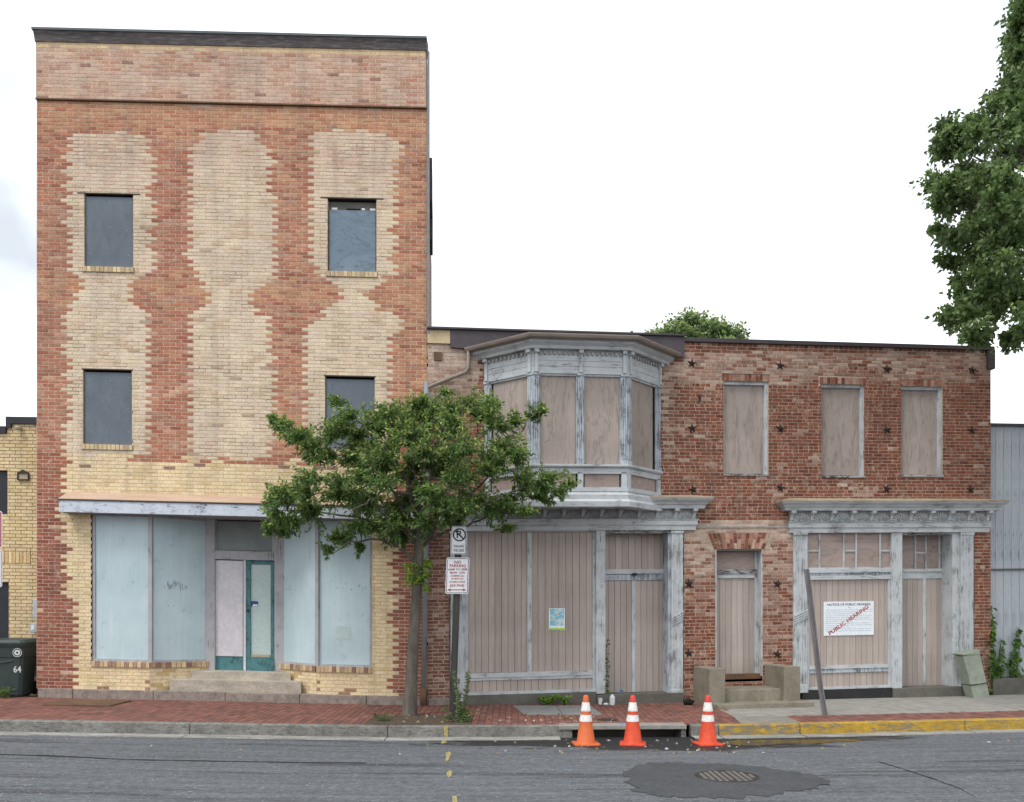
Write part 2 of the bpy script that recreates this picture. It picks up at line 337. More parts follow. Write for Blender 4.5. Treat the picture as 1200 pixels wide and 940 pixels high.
    def lathe(m, c, prof, seg=20, col=None):
        k = len(prof); vs = []
        for j in range(seg):
            a = 2 * math.pi * j / seg; vs += [(c[0] + r * math.cos(a), c[1] + r * math.sin(a), c[2] + z) for r, z in prof]
        fs = [(j * k + i, ((j + 1) % seg) * k + i, ((j + 1) % seg) * k + i + 1, j * k + i + 1) for j in range(seg) for i in range(k - 1)]
        return m.add(vs, fs, col)
    def build(m, name, mat, parent=None, fr=WORLD, smooth=False, bevel=0, attr='Col', **kw):
        me = bpy.data.meshes.new(name); me.from_pydata([fr.loc(*v) for v in m.v], [], m.f)
        if m.c and len(m.c) == len(m.f):
            la = me.color_attributes.new(attr, 'FLOAT_COLOR', 'CORNER')
            lt = np.empty(len(me.polygons), dtype=np.int32); me.polygons.foreach_get('loop_total', lt)
            arr = np.repeat(np.array([tuple(c)[:3] + (1,) for c in m.c], dtype=np.float32), lt, axis=0); la.data.foreach_set('color', arr.ravel())
        bm = bmesh.new(); bm.from_mesh(me); bmesh.ops.recalc_face_normals(bm, faces=bm.faces); bm.to_mesh(me); bm.free()
        me.materials.append(MATS[mat])
        if smooth: me.polygons.foreach_set('use_smooth', [True] * len(me.polygons))
        o = bpy.data.objects.new(name, me); COL.objects.link(o); o.parent = parent
        if bevel:
            b = o.modifiers.new('bevel', 'BEVEL'); b.width = bevel; b.segments = 2; b.limit_method = 'ANGLE'
        for k_, v in kw.items(): o[k_] = v
        return o
def copy(o, parent, dloc=(0, 0, 0)):
    c = o.copy(); COL.objects.link(c); c.parent = parent; c.location = (o.location[0] + dloc[0], o.location[1] + dloc[1], o.location[2] + dloc[2]); return c
def pbox(fr, name, mat, parent, px0, px1, py0, py1, n0, n1, **kw):
    """box whose front face covers the given photo rows/columns on the frame's plane at n1"""
    pm = (py0 + py1) / 2; xm = (px0 + px1) / 2
    s0, s1 = fr.S(px0, pm, n1), fr.S(px1, pm, n1); z1, z0 = fr.P(xm, py0, n1)[1], fr.P(xm, py1, n1)[1]
    return MB().box(s0, s1, n0, n1, z0, z1).build(name, mat, parent, fr, **kw)
def prect(fr, px0, px1, py0, py1, n=0.):
    pm = (py0 + py1) / 2; xm = (px0 + px1) / 2
    return fr.S(px0, pm, n), fr.S(px1, pm, n), fr.P(xm, py1, n)[1], fr.P(xm, py0, n)[1]
def ring(fr, name, mat, parent, R, wd, n0, n1, bottom=True, top=None, **kw):
    """window or door frame: four members round the rectangle R (s0,s1,z0,z1)"""
    s0, s1, z0, z1 = R; tw = top or wd; mb = MB()
    mb.box(s0, s0 + wd, n0, n1, z0, z1).box(s1 - wd, s1, n0, n1, z0, z1).box(s0 + wd, s1 - wd, n0, n1 - .002, z1 - tw, z1)
    if bottom: mb.box(s0 + wd, s1 - wd, n0, n1 - .002, z0, z0 + wd)
    return mb.build(name, mat, parent, fr, **kw)
def planks(fr, parent, R, n, count, mat='taupe_plank', name='plank'):
    s0, s1, z0, z1 = R; wd = (s1 - s0) / count; first = None
    for i in range(count):
        if first is None:
            first = o = MB().box(s0 + .0032, s0 + wd - .0032, n - .02, n, z0, z1).build(name, mat, parent, fr)
        else:
            o = copy(first, parent, (wd * i, random.uniform(-.0025, .0025), fr.k * wd * i))
_txt = {}
def text_geo(s):
    if s not in _txt:
        cu = bpy.data.curves.new('t', 'FONT'); cu.body = s; cu.resolution_u = 2; cu.offset = .022; ob = bpy.data.objects.new('t', cu); COL.objects.link(ob)
        me = bpy.data.meshes.new_from_object(ob.evaluated_get(bpy.context.evaluated_depsgraph_get()))
        vs = [tuple(v.co) for v in me.vertices]; fs = [tuple(p.vertices) for p in me.polygons]
        bpy.data.objects.remove(ob); bpy.data.meshes.remove(me)
        x0, x1 = min(v[0] for v in vs), max(v[0] for v in vs); y0, y1 = min(v[1] for v in vs), max(v[1] for v in vs)
        _txt[s] = ([((v[0] - (x0 + x1) / 2) / (x1 - x0), (v[1] - (y0 + y1) / 2) / (y1 - y0)) for v in vs], fs)
    return _txt[s]
def put_text(mb, s, cs, cz, wd, ht, n, rot=0.):
    vs, fs = text_geo(s); c, q = math.cos(rot), math.sin(rot)
    mb.add([(cs + x * wd * c - y * ht * q, n, cz + x * wd * q + y * ht * c) for x, y in vs], fs); return mb

# ------------------------------------------------------------------ ground levels (read off the foot of the facades and the kerb)
T = .138; X0 = (500 - 600) * D / F
GX = [-60, -12, -8.5, -2, 3.2, 5.5, 9, 14, 60]; GZ = [.9, .18, .108, -.03, -.05, -.036, 0, .06, .5]
KX = [-60, -20, -7.5, -2.6, 0, 4, 8.2, 14, 20, 60]; KY = [-4.2, -3.2, -2.87, -2.66, -2.55, -2.27, -1.86, -1.1, -.3, 5]
g = lambda x: float(np.interp(x, GX, GZ))
yk = lambda x: float(np.interp(x, KX, KY))
yf = lambda x: 0. if x < X0 else T * (x - X0)
zk = lambda x: g(x) - .045
def zs(x, y):
    v = (yf(x) - y) / (yf(x) - yk(x)); return g(x) - .045 * v
def zr(x, y):
    d = yk(x) - y; return zk(x) - .172 + .016 * max(0, min(d, 4.)) - .02 * max(0, .3 - d)
def ground(px, py, fn):
    t = 13.
    for _ in range(40):
        x = t * (px - 600) / F; t = (CZ - fn(x, t - D)) * F / (py - H)
    x = t * (px - 600) / F; return x, t - D, fn(x, t - D)

# far ground sheet
MB().add([(-400, -400, -1.2), (400, -400, -1.2), (400, 400, -1.2), (-400, 400, -1.2)], [(0, 1, 2, 3)]).build('ground', 'dirt', kind='structure')
MB().add([(x, y, zz) for x in (-60, -20, -12, -8.5, -2, 3.2, 9, 14, 30, 60) for y, zz in ((-.4 + max(0, T * (x - X0)), g(x) - .06), (70, g(x) - .3))],
         [(2 * i, 2 * i + 2, 2 * i + 3, 2 * i + 1) for i in range(9)]).build('yard_ground', 'dirt', kind='structure')
# road
xs = [-60, -40, -25] + [-16 + .4 * i for i in range(81)] + [25, 40, 60]; ds = [-.02, .1, .2, .3, .45, .6, .8, 1, 1.3, 1.6, 2, 2.5, 3, 3.6, 4.3, 5, 6, 8, 11, 16, 25, 60]
mb = MB(); wet = []
for x in xs:
    for d in ds:
        y = yk(x) - d; mb.v.append((x, y, zr(x, y)))
        core = max(0, 1 - abs(x - 2.2) / 5.2)
        wet.append(max(0, min(1, (.48 + .85 * core - d * .52) if x > -3.4 else .42 - d * .85)))
nd = len(ds)
for i in range(len(xs) - 1):
    for j in range(nd - 1):
        q = (i * nd + j, (i + 1) * nd + j, (i + 1) * nd + j + 1, i * nd + j + 1); mb.f.append(q)
road = mb.build('road', 'asphalt', kind='structure')
at = road.data.color_attributes.new('Wet', 'FLOAT_COLOR', 'POINT'); at.data.foreach_set('color', np.array([(v, v, v, 1) for v in wet], dtype=np.float32).ravel())
# sidewalk bed
mb = MB(); vs_ = [0, .5, 1]
for x in xs:
    for v in vs_:
        y = (yf(x) + .35) * (1 - v) + (yk(x) + .1) * v; mb.v.append((x, y, zs(x, y) - .014))
for i in range(len(xs) - 1):
    for j in range(2): mb.f.append((i * 3 + j, (i + 1) * 3 + j, (i + 1) * 3 + j + 1, i * 3 + j + 1))
sidewalk = mb.build('sidewalk', 'paver_bed', kind='structure')
INL = [ground(655, 851, lambda x, y: zk(x))[0], ground(806, 851, lambda x, y: zk(x))[0]]      # storm inlet span
XJ = [ground(p, 848, lambda x, y: zk(x))[0] for p in (222, 458, 655, 806, 839, 937, 1148)]
pit = (-2.25, -.62, 1.05)                                                    # tree pit x0, x1, depth from kerb
xs_b = 3.55                                                                  # brick paving ends here on the right
def paved(x, d):
    y = yk(x) + .15 + d
    if pit[0] < x < pit[1] and d < pit[2]: return False
    if x > xs_b + .12 * d:
        return x > ground(938, 846, zs)[0] and d < .75
    return True
mb = MB(); singles = []
i0, i1 = int(-14 / .105), int(11 / .105)
for i in range(i0, i1):
    x = i * .105; dep = yf(x) - yk(x) - .15 - .01; d = -.1 if i % 2 else 0.
    while d < dep:
        a, b = max(0, d) + .003, min(dep, d + .2) - .0; d += .206
        if b - a < .04 or not paved(x + .05, (a + b) / 2): continue
        t_ = random.uniform(.8, 1.15); base = C(124, 84, 74) if random.random() < .8 else C(108, 77, 71)
        col = (base[0] * t_, base[1] * t_, base[2] * t_, 1); dz = random.uniform(-.002, .002)
        if b - a > .19 and -7.5 < x < 3.4: singles.append((x, a, b, col, dz)); continue
        P4 = [(x + .003, a), (x + .1, a), (x + .1, b), (x + .003, b)]
        V = [(px_, yk(px_) + .15 + d_, zs(px_, yk(px_) + .15 + d_) + dz) for px_, d_ in P4]
        mb.add([(a_, b_, c_ - .02) for a_, b_, c_ in V] + V, [(4, 5, 6, 7), (0, 1, 5, 4), (1, 2, 6, 5), (2, 3, 7, 6), (3, 0, 4, 7)], col)
singles.sort(key=lambda q: (q[1] + yk(q[0]) + D) ** 2 + q[0] ** 2)
proto = None
for k_, (x, a, b, col, dz) in enumerate(singles):
    if k_ < 300:
        if proto is None:
            proto = MB().box(-.0485, .0485, -.0985, .0985, -.02, 0).build('paver', 'brick_paver_single', sidewalk); o = proto
        else: o = proto.copy(); COL.objects.link(o)
        xm = x + .0515; ym = yk(xm) + .15 + (a + b) / 2; o.location = (xm, ym, zs(xm, ym) + dz)
        o.rotation_euler = (math.atan(.045 / 2.8), -math.atan((zs(xm + .3, ym) - zs(xm - .3, ym)) / .6), 0); o.color = col
    else:
        P4 = [(x + .003, a), (x + .1, a), (x + .1, b), (x + .003, b)]
        V = [(px_, yk(px_) + .15 + d_, zs(px_, yk(px_) + .15 + d_) + dz) for px_, d_ in P4]
        mb.add([(a_, b_, c_ - .02) for a_, b_, c_ in V] + V, [(4, 5, 6, 7), (0, 1, 5, 4), (1, 2, 6, 5), (2, 3, 7, 6), (3, 0, 4, 7)], col)
mb.build('paver_field', 'brick_paver', sidewalk, kind='stuff')

def slab(name, mat, parent, quad, th=.03, up=.0, fn=zs, **kw):
    """flat slab following the pavement from four plan corners"""
    mb = MB(); k = len(quad)
    top = [(x, y, fn(x, y) + up) for x, y in quad]
    mb.add([(x, y, z - th) for x, y, z in top] + top, [tuple(range(k, 2 * k))] + [(i, (i + 1) % k, k + (i + 1) % k, k + i) for i in range(k)])
    return mb.build(name, mat, parent, **kw)
def sq(x0, x1, d0, d1, sk0=0., sk1=0.):
    return [(x0, yk(x0) + .15 + d0), (x1, yk(x1) + .15 + d0), (x1 + sk1, yk(x1) + .15 + d1), (x0 + sk0, yk(x0) + .15 + d1)]
XB = ground(938, 846, zs)[0]
slab('concrete_slab', 'concrete', sidewalk, sq(xs_b, XB - .01, 0, .75, .08, .0))
cuts = [xs_b + .09, 5.2, 6.9, 8.7, 10.6, 12.5, 16, 25]
for a, b in zip(cuts[:-1], cuts[1:]):
    y0, y1 = .755, 9
    q = [(a, yk(a) + .905), (b - .012, yk(b) + .905), (b - .012, yf(b) + .1), (a, yf(a) + .1)]
    slab('concrete_slab', 'concrete_pale', sidewalk, q)
slab('soil_bed', 'soil', sidewalk, sq(pit[0] + .01, pit[1] - .01, .0, pit[2] - .01), up=.012)
A_ = ground(600, 826, zs); B_ = ground(700, 826, zs)
hx = [ground(a, b, zs)[:2] for a, b in ((615, 838), (659, 838), (651, 827), (601, 827))]
slab('pavement_slab', 'steel_plate', sidewalk, hx, up=.006)
hx = [ground(a, b, zs)[:2] for a, b in ((660, 838), (706, 838), (692, 827), (652, 827))]
slab('pavement_slab', 'steel_plate', sidewalk, hx, up=.006)
hx = [ground(a, b, zs)[:2] for a, b in ((50, 827), (128, 828.5), (154, 822), (70, 821.5))]
slab('cellar_plate', 'rust_plate', None, hx, th=.02, up=.022, label='rusty brown steel plate lying on the brick pavement by the plinth', category='plate')
x, y, z = ground(712, 843.5, zs)
cc = MB().lathe((x, y, z), [(0, .008), (.15, .008), (.155, .004), (.165, .004), (.17, -.01)], 24).build('inspection_cover', 'old_iron', None, label='small round iron cover set in the brick pavement behind the cones', category='cover')

# kerb
kerb = bpy.data.objects.new('kerb', None); COL.objects.link(kerb); kerb['kind'] = 'structure'
joints = [-40, -25, -18, -13, XJ[0] - 3.1] + XJ + [12.6, 17, 25, 40]
for a, b in zip(joints[:-1], joints[1:]):
    if abs(a - INL[0]) < .05: continue
    n_ = max(1, int((b - a) / .7)); mb = MB(); last = None
    for i in range(n_ + 1):
        x = a + .006 + (b - a - .012) * i / n_; y = yk(x); z = zk(x)
        prof = [(y + .15, z - .35), (y + .15, z + .004), (y + .025, z + .004), (y + .006, z - .012), (y - .012, z - .30), (y - .012, z - .36)]
        mb.v += [(x, p, q) for p, q in prof]
    k = 6
    for i in range(n_):
        for j in range(k): mb.f.append((i * k + j, i * k + (j + 1) % k, (i + 1) * k + (j + 1) % k, (i + 1) * k + j))
    mb.f += [tuple(range(k)), tuple(range(n_ * k, n_ * k + k))]
    o = mb.build('kerb_stone', 'kerb_concrete' if b <= XJ[4] + .1 else ('yellow_kerb_worn' if b < XJ[5] + .1 else 'yellow_kerb_paint'), kerb)
    if b > XJ[4] + .1: o['label'] = 'kerb stone with worn yellow paint'
# gutter pan strip, broken by the dark wet asphalt
for a, b in zip(joints[:-1], joints[1:]):
    if abs(a - INL[0]) < .05 or a < -20 or b > 20: continue
    n_ = max(1, int((b - a) / .7)); mb = MB()
    for i in range(n_ + 1):
        x = a + .008 + (b - a - .016) * i / n_
        for d, up in ((.008, .02), (.30, .012), (.31, -.03)): mb.v.append((x, yk(x) - d, zr(x, yk(x) - d) + up))
    for i in range(n_):
        for j in range(2): mb.f.append((i * 3 + j, i * 3 + 3 + j, i * 3 + 4 + j, i * 3 + 1 + j))
    mb.build('gutter_strip', 'gutter_concrete', kerb)
# storm inlet
inl = bpy.data.objects.new('storm_drain', None); COL.objects.link(inl); inl['label'] = 'concrete kerb inlet with a long dark opening behind the traffic cones'; inl['category'] = 'drain'
xa, xb = INL; inl.location = ((xa + xb) / 2, yk((xa + xb) / 2), zk(0) - .3)
def iso(mb, name, mat, **kw):
    o = mb.build(name, mat, inl, **kw); o.location = -Vector(inl.location); return o
def runx(x0, x1, f0, f1, z0, z1, n_=4):
    mb = MB()
    for i in range(n_ + 1):
        x = x0 + (x1 - x0) * i / n_; y = yk(x); z = zk(x)
        mb.v += [(x, y + f0, z + z0), (x, y + f1, z + z0), (x, y + f1, z + z1), (x, y + f0, z + z1)]
    for i in range(n_):
        for j in range(4): mb.f.append((i * 4 + j, i * 4 + (j + 1) % 4, i * 4 + 4 + (j + 1) % 4, i * 4 + 4 + j))
    mb.f += [(0, 1, 2, 3), (n_ * 4, n_ * 4 + 1, n_ * 4 + 2, n_ * 4 + 3)]; return mb
iso(runx(xa + .004, xb - .004, -.03, .30, -.055, .006), 'top_slab', 'concrete_pale', bevel=.006)
iso(runx(xa + .01, xb - .01, .55, .6, -.6, -.058), 'back_wall', 'base_grey')
iso(runx(xa + .01, xb - .01, .02, .55, -.62, -.6), 'floor', 'dark_void')
iso(MB().box(xa + .01, xa + .2, yk(xa) + .0, yk(xa) + .5, zk(xa) - .5, zk(xa) - .056), 'end_block', 'kerb_concrete')
iso(runx(xb - .08, xb - .008, .0, .5, -.5, -.056), 'end_block', 'kerb_concrete')
mb = MB(); q = [ground(a, b, zr) for a, b in ((744, 852), (752, 851), (757, 854), (754, 860), (749, 859), (745, 856))]
x, y, z = ground(731, 849, lambda x, y: zk(x))
iso(MB().add([(x - .05, y - .02, z + .008), (x + .04, y - .025, z + .008), (x + .06, y + .10, z + .008), (x - .01, y + .13, z + .008), (x - .07, y + .06, z + .008)], [(0, 1, 2, 3, 4)]), 'paint_mark', 'blue_mark', label='blue spray paint mark')

# patch and manhole
mx_, my_, mz_ = ground(852, 910.5, zr)
mb = MB(); ring_ = []
pp = [(735, 905), (741, 897), (765, 894), (800, 894), (850, 896), (900, 900), (945, 907), (972, 917), (955, 925), (915, 931), (860, 935), (800, 935), (752, 930), (738, 919)]
pts = [ground(a, b, zr) for a, b in pp]; P2 = []
for i in range(len(pts)):
    a, b = Vector(pts[i]), Vector(pts[(i + 1) % len(pts)])
    for q in range(6): P2.append(a.lerp(b, q / 6) + Vector((random.uniform(-.07, .07), random.uniform(-.10, .10), 0)))
c0 = len(P2); mb.v = [(p.x, p.y, zr(p.x, p.y) + .005) for p in P2] + [(mx_, my_, mz_ + .006)]; mb.f = [(i, (i + 1) % c0, c0) for i in range(c0)]
mb.build('asphalt_patch', 'asphalt_fresh', kind='structure')
mh = bpy.data.objects.new('manhole_cover', None); COL.objects.link(mh); mh.location = (mx_, my_, mz_); mh['label'] = 'round iron manhole cover with raised grid in the fresh asphalt patch'; mh['category'] = 'manhole'
plain('manhole_pad', C(126, 121, 115), C(96, 92, 88), 20, rough=.6, bump=.2)
MB().lathe((0, 0, .008), [(0, 0), (.325, 0), (.33, .004), (.35, .004), (.355, -.01)], 40).build('lid', 'old_iron', mh)
R_ = .33; st_ = .066; pad = None
for ix in range(-5, 6):
    for iy in range(-5, 6):
        x, y = ix * st_ + (.008 if ix > 0 else 0), iy * st_
        if math.hypot(x, y) > R_ - .03 or (ix == 0 and abs(iy) > 3): continue
        if pad is None: pad = o = MB().box(-.019, .019, -.019, .019, 0, .006).build('raised_pad', 'manhole_pad', mh)
        else: o = copy(pad, mh)
        o.location = (x, y, .008)
# road paint marks
for pp, lab in (([(522, 883), (527, 881), (529, 884), (527, 887), (525, 892), (521, 893), (523, 888)], 'yellow dash sprayed on the asphalt, larger than the other'), ([(518, 867), (524, 866), (523, 871), (517, 872)], 'faint yellow spray mark close to the grey kerb'),
                ([(523, 906), (527, 903), (530, 904), (529, 909), (526, 912), (524, 910)], 'yellow spray mark on the asphalt left of the manhole patch'), ([(530, 934), (535, 933), (536, 941), (530, 942)], 'yellow spray mark farthest out in the road')):
    q = [ground(a, b, zr) for a, b in pp]; k = len(q)
    MB().add([(x, y, z + .005) for x, y, z in q], [tuple(range(k))]).build('paint_mark', 'yellow_mark', label=lab, category='paint mark', group='yellow survey marks')
x = ground(520, 855, lambda x, y: zk(x))[0]
MB().add([(x - .03, yk(x) - .002, zk(x) + .0), (x + .04, yk(x) - .002, zk(x) + .0), (x + .035, yk(x) - .016, zk(x) - .17), (x - .02, yk(x) - .016, zk(x) - .16), ], [(0, 1, 2, 3)]).build('paint_mark', 'yellow_mark', label='yellow spray stripe down the face of the grey kerb', category='paint mark', group='yellow survey marks')
# puddle
pp = [(846, 869), (870, 868), (905, 867.5), (950, 867), (985, 866.5), (1012, 867.6), (1000, 869.4), (975, 870), (950, 872.5), (920, 872), (890, 874.5), (866, 874), (848, 872.5)]
q = [ground(a, b, zr) for a, b in pp]; k = len(q); zz = max(p[2] for p in q[:5]) - .0
MB().add([(x, y, zr(x, y) + .006) for x, y, z in q], [tuple(range(k))]).build('puddle', 'water', kind='structure')

# ------------------------------------------------------------------ brickwork
def rect_sub(pieces, R):
    s0, s1, z0, z1 = R; out_ = []
    for a, b, c, d in pieces:
        if b <= s0 + 1e-6 or a >= s1 - 1e-6 or d <= z0 + 1e-6 or c >= z1 - 1e-6: out_.append((a, b, c, d)); continue
        if a < s0: out_.append((a, s0, c, d))
        if b > s1: out_.append((s1, b, c, d))
        m0, m1 = max(a, s0), min(b, s1)
        if c < z0: out_.append((m0, m1, c, z0))
        if d > z1: out_.append((m0, m1, z1, d))
    return out_
def vary(c, v):
    t_ = random.uniform(1 - v, 1 + v); return (c[0] * t_, c[1] * t_ * random.uniform(.97, 1.03), c[2] * t_ * random.uniform(.96, 1.04), 1)
def brickwork(fr, parent, s_of, ztop, zbot, openings, colour, ch=.0655, bl=.2175, header=0, hidden=None, singles=300, proud=.007, n0=0., zref=0., jit=0.):
    """lays every brick on the frame's plane; mortar cells behind; returns nothing"""
    wall = MB(); br = MB(); cand = []
    j0, j1 = int(math.floor((zbot - zref) / ch)), int(math.ceil((ztop - zref) / ch))
    for j in range(j0, j1):
        z0, z1 = max(zbot, zref + j * ch), min(ztop, zref + (j + 1) * ch)
        if z1 - z0 < .012: continue
        sL, sR = s_of((z0 + z1) / 2); L1 = bl * .5 if header and j % header == 0 else bl
        off = (.5 * bl if j % 2 else 0) + (random.uniform(-jit, jit) if jit else 0)
        s = sL - (off % L1)
        while s < sR - .01:
            a, b = max(s, sL), min(s + L1, sR); s += L1
            if b - a < .02: continue
            pc = [(a, b, z0, z1)]
            for R in openings: pc = rect_sub(pc, R)
            for a_, b_, c_, d_ in pc:
                if b_ - a_ < .015 or d_ - c_ < .01: continue
                px_, py_ = fr.px((a + b) / 2, (z0 + z1) / 2)
                bc, mc, pr = colour(px_, py_)
                wall.add([(a_, n0, c_), (b_, n0, c_), (b_, n0, d_), (a_, n0, d_)], [(0, 1, 2, 3)], mc)
                mj = .0064; h = (a_ + mj, b_ - mj, c_ + mj, d_ - mj)
                if h[1] - h[0] < .012 or h[3] - h[2] < .012: continue
                full = b_ - a_ > bl - .004 and d_ - c_ > ch - .004
                if full and not (hidden and hidden(px_, py_)): cand.append((h, bc, pr))
                else: addbrick(br, h, bc, pr, n0)
    X_, Y_ = 600, 700
    cand.sort(key=lambda q: (lambda p: (p[0] - 600) ** 2 + (p[1] - H) ** 2)(fr.px((q[0][0] + q[0][1]) / 2, (q[0][2] + q[0][3]) / 2)))
    proto = None
    for i, (h, bc, pr) in enumerate(cand):
        if i >= singles: addbrick(br, h, bc, pr, n0); continue
        if proto is None:
            bx = MB(); addbrick(bx, (-(bl / 2 - .0064), bl / 2 - .0064, -(ch / 2 - .0064), ch / 2 - .0064), None, proud, 0.)
            flat = Frame((0, 0, 0)); proto = o = bx.build('brick', 'brick_single', parent, flat)
        else: o = proto.copy(); COL.objects.link(o)
        o.location = fr.loc((h[0] + h[1]) / 2, n0, (h[2] + h[3]) / 2); o.rotation_euler = (0, -math.atan(fr.k), 0); o.color = bc
    w_ = wall.build('wall_bed', 'brick_wall_mix', parent, fr)
    if br.f: br.build('brickwork', 'brick_wall_mix', parent, fr, kind='stuff')
def addbrick(br, h, c, pr, n0):
    s0, s1, z0, z1 = h; e = .0018; n1 = n0 + pr * random.uniform(.65, 1.3)
    br.add([(s0, n0, z0), (s1, n0, z0), (s1, n0, z1), (s0, n0, z1), (s0 + e, n1, z0 + e), (s1 - e, n1, z0 + e), (s1 - e, n1, z1 - e), (s0 + e, n1, z1 - e)],
           [(4, 5, 6, 7), (0, 1, 5, 4), (1, 2, 6, 5), (2, 3, 7, 6), (3, 0, 4, 7)], c)
def inside(poly, x, y):
    r = False; j = len(poly) - 1
    for i in range(len(poly)):
        if (poly[i][1] > y) != (poly[j][1] > y) and x < (poly[j][0] - poly[i][0]) * (y - poly[i][1]) / (poly[j][1] - poly[i][1]) + poly[i][0]: r = not r
        j = i
    return r
def vnoise(x, y, s):
    """cheap smooth value noise in photo pixels, for blotches of paint"""
    def hsh(i, j): return (math.sin(i * 127.1 + j * 311.7 + s * 17.3) * 43758.5453) % 1.
    xi, yi = math.floor(x), math.floor(y); fx, fy = x - xi, y - yi; fx = fx * fx * (3 - 2 * fx); fy = fy * fy * (3 - 2 * fy)
    return (hsh(xi, yi) * (1 - fx) + hsh(xi + 1, yi) * fx) * (1 - fy) + (hsh(xi, yi + 1) * (1 - fx) + hsh(xi + 1, yi + 1) * fx) * fy
def lerpc(a, b, t): return tuple(a[i] * (1 - t) + b[i] * t for i in range(3)) + (1,)
def rowlock(fr, name, parent, R, n0, n1, count, cols, mortar=C(150, 138, 120)):
    """row of bricks on end; each brick a part"""
    s0, s1, z0, z1 = R; wd = (s1 - s0) / count; first = None
    MB().box(s0, s1, n0 - .02, n1 - .008, z0, z1 - .004).build('mortar_bed', 'stone_ledge', parent, fr)
    for i in range(count):
        if first is None: first = o = MB().box(s0 + .0065, s0 + wd - .0065, n0, n1, z0 + .006, z1 - .003).build(name, 'brick_single', parent, fr)
        else: o = copy(first, parent, (wd * i, random.uniform(-.003, .003), fr.k * wd * i))
        o.color = vary(random.choice(cols), .12)

# ================================================================== TALL BUILDING
XL = (43 - 600) * D / F
FL = Frame((XL, 0, 0), 0, -.0235)
tall = FL.root('tall_brick_building', label='three storey brick building with patchy cream paint and boarded windows', category='building')
SR = FL.S(500.0)
desk = lambda px, py: py - .0235 * (px - 270)
cream_polys = [
    [(84, 160), (172, 160), (180, 176), (178, 325), (160, 330), (150, 345), (152, 358), (165, 366), (174, 376), (176, 536), (78, 536), (77, 370), (88, 358), (95, 345), (92, 330), (80, 322), (78, 180)],
    [(240, 158), (255, 151), (285, 151), (300, 158), (318, 180), (322, 300), (318, 325), (300, 335), (292, 350), (300, 362), (318, 375), (320, 536), (222, 536), (222, 375), (235, 365), (248, 352), (240, 338), (228, 325), (222, 300), (222, 180)],
    [(366, 160), (372, 150), (455, 150), (470, 165), (466, 195), (462, 215), (462, 315), (445, 325), (432, 338), (428, 343), (452, 360), (475, 374), (458, 395), (458, 540), (360, 540), (360, 395), (356, 378), (380, 366), (398, 350), (404, 340), (395, 330), (372, 318), (366, 300)]]
RED, RED2 = C(170, 110, 88), C(156, 97, 79); CREAM, CREAM2 = C(214, 198, 175), C(208, 190, 166); YEL = C(222, 203, 166)
MRED = C(212, 190, 164); MCRE = C(208, 192, 168); WASH = C(186, 144, 115); MWASH = C(212, 184, 150); FADE = C(198, 168, 148)
def col_tall(px, py):
    px += random.gauss(0, 1.6); yd = desk(px, py) + random.gauss(0, 1.2); r = random.random(); bl = vnoise(px / 22, py / 16, 1)
    if yd < 123:                                             # faded frieze
        if yd < 62: return vary(C(212, 186, 150), .05), C(212, 186, 150), .004
        k_ = max(0, min(1, .25 + 1.1 * (bl - .35) + random.gauss(0, .22)))
        if r > .97: return vary(C(150, 116, 102), .1), C(200, 178, 158), .005
        return vary(lerpc(C(198, 174, 155), C(176, 126, 106), k_), .05), lerpc(C(202, 180, 160), C(212, 190, 168), k_), .004
    if yd < 585:
        if yd > 536:
            if px < 74 + 6 * bl: return vary(RED2, .12), MRED, .007
            if 536 < yd < 544 and px > 150 and r < .6: return vary(RED, .12), MCRE, .006
            if px > 458: return vary(RED2, .12), MRED, .007
            if yd < 552 and r < .08: return vary(C(140, 110, 96), .1), MCRE, .006
            return vary(YEL if r < .75 else C(210, 187, 148), .04), C(206, 188, 154), .005
        for i, poly in enumerate(cream_polys):
            if inside(poly, px, yd):
                fadez = max(0, min(1, (232 - yd) / 60)) if i != 1 else max(0, min(1, (215 - yd) / 60))
                fadez = min(1, fadez + (.30 if yd < 340 else .08))
                dk = random.random()
                if dk < .10 + .12 * bl: return vary(lerpc(CREAM2, C(204, 184, 164), fadez * .85), .03), C(156, 136, 118), .005  # darker mortar cells: joint shade and flaked paint put into the colour
                if bl > .6 and r < .4: return vary(lerpc(C(200, 178, 152), C(190, 162, 142), fadez), .05), MCRE, .006
                if r < .035: return vary(C(176, 152, 132), .08), MCRE, .006
                return vary(lerpc(CREAM if r < .7 else CREAM2, lerpc(C(204, 184, 164), C(192, 164, 146), random.random()), fadez * .85), .03), lerpc(MCRE, C(204, 186, 164), fadez), .0045
        wash = 0
        if yd < 165: wash = 1 - max(0, (yd - 142) / 40)
        elif 318 < yd < 368: wash = 1 - abs(yd - 343) / 30
        if px > 462: wash = max(wash, .5 * vnoise(px / 30, py / 40, 3) + .2)
        if 320 < px < 362 and yd > 170: wash = max(wash, .3)
        if r < wash: return vary(lerpc(RED, WASH, random.uniform(.15, 1)), .07), MWASH, .006
        return vary(lerpc(RED if r < .6 else RED2, CREAM, max(0, random.gauss(.06, .12))), .09), MRED, .007
    # ground floor
    left = px < 85 + (3 if py > 700 else -8) if px < 200 else px > 461
    if py < 625 and px < 90: left = px < 72 + max(0, (py - 610)) * .6
    if left:
        if r < .025: return vary(C(196, 160, 138), .08), MRED, .006
        return vary(C(148, 90, 74) if r < .6 else C(134, 79, 66), .09), C(200, 178, 158), .006
    if py > 798 and r < .12: return vary(C(150, 118, 98), .1), C(190, 168, 132), .006
    return vary(YEL if r < .8 else C(208, 185, 144), .04), C(204, 186, 150), .005
hid_t = lambda px, py: 312 < px < 520 and 455 < py < 665 or px > 470
TW = [(99, 156, 227.5, 313), (384, 441, 233, 318.5), (97.5, 154.5, 433.5, 521), (381, 439, 441.5, 527)]
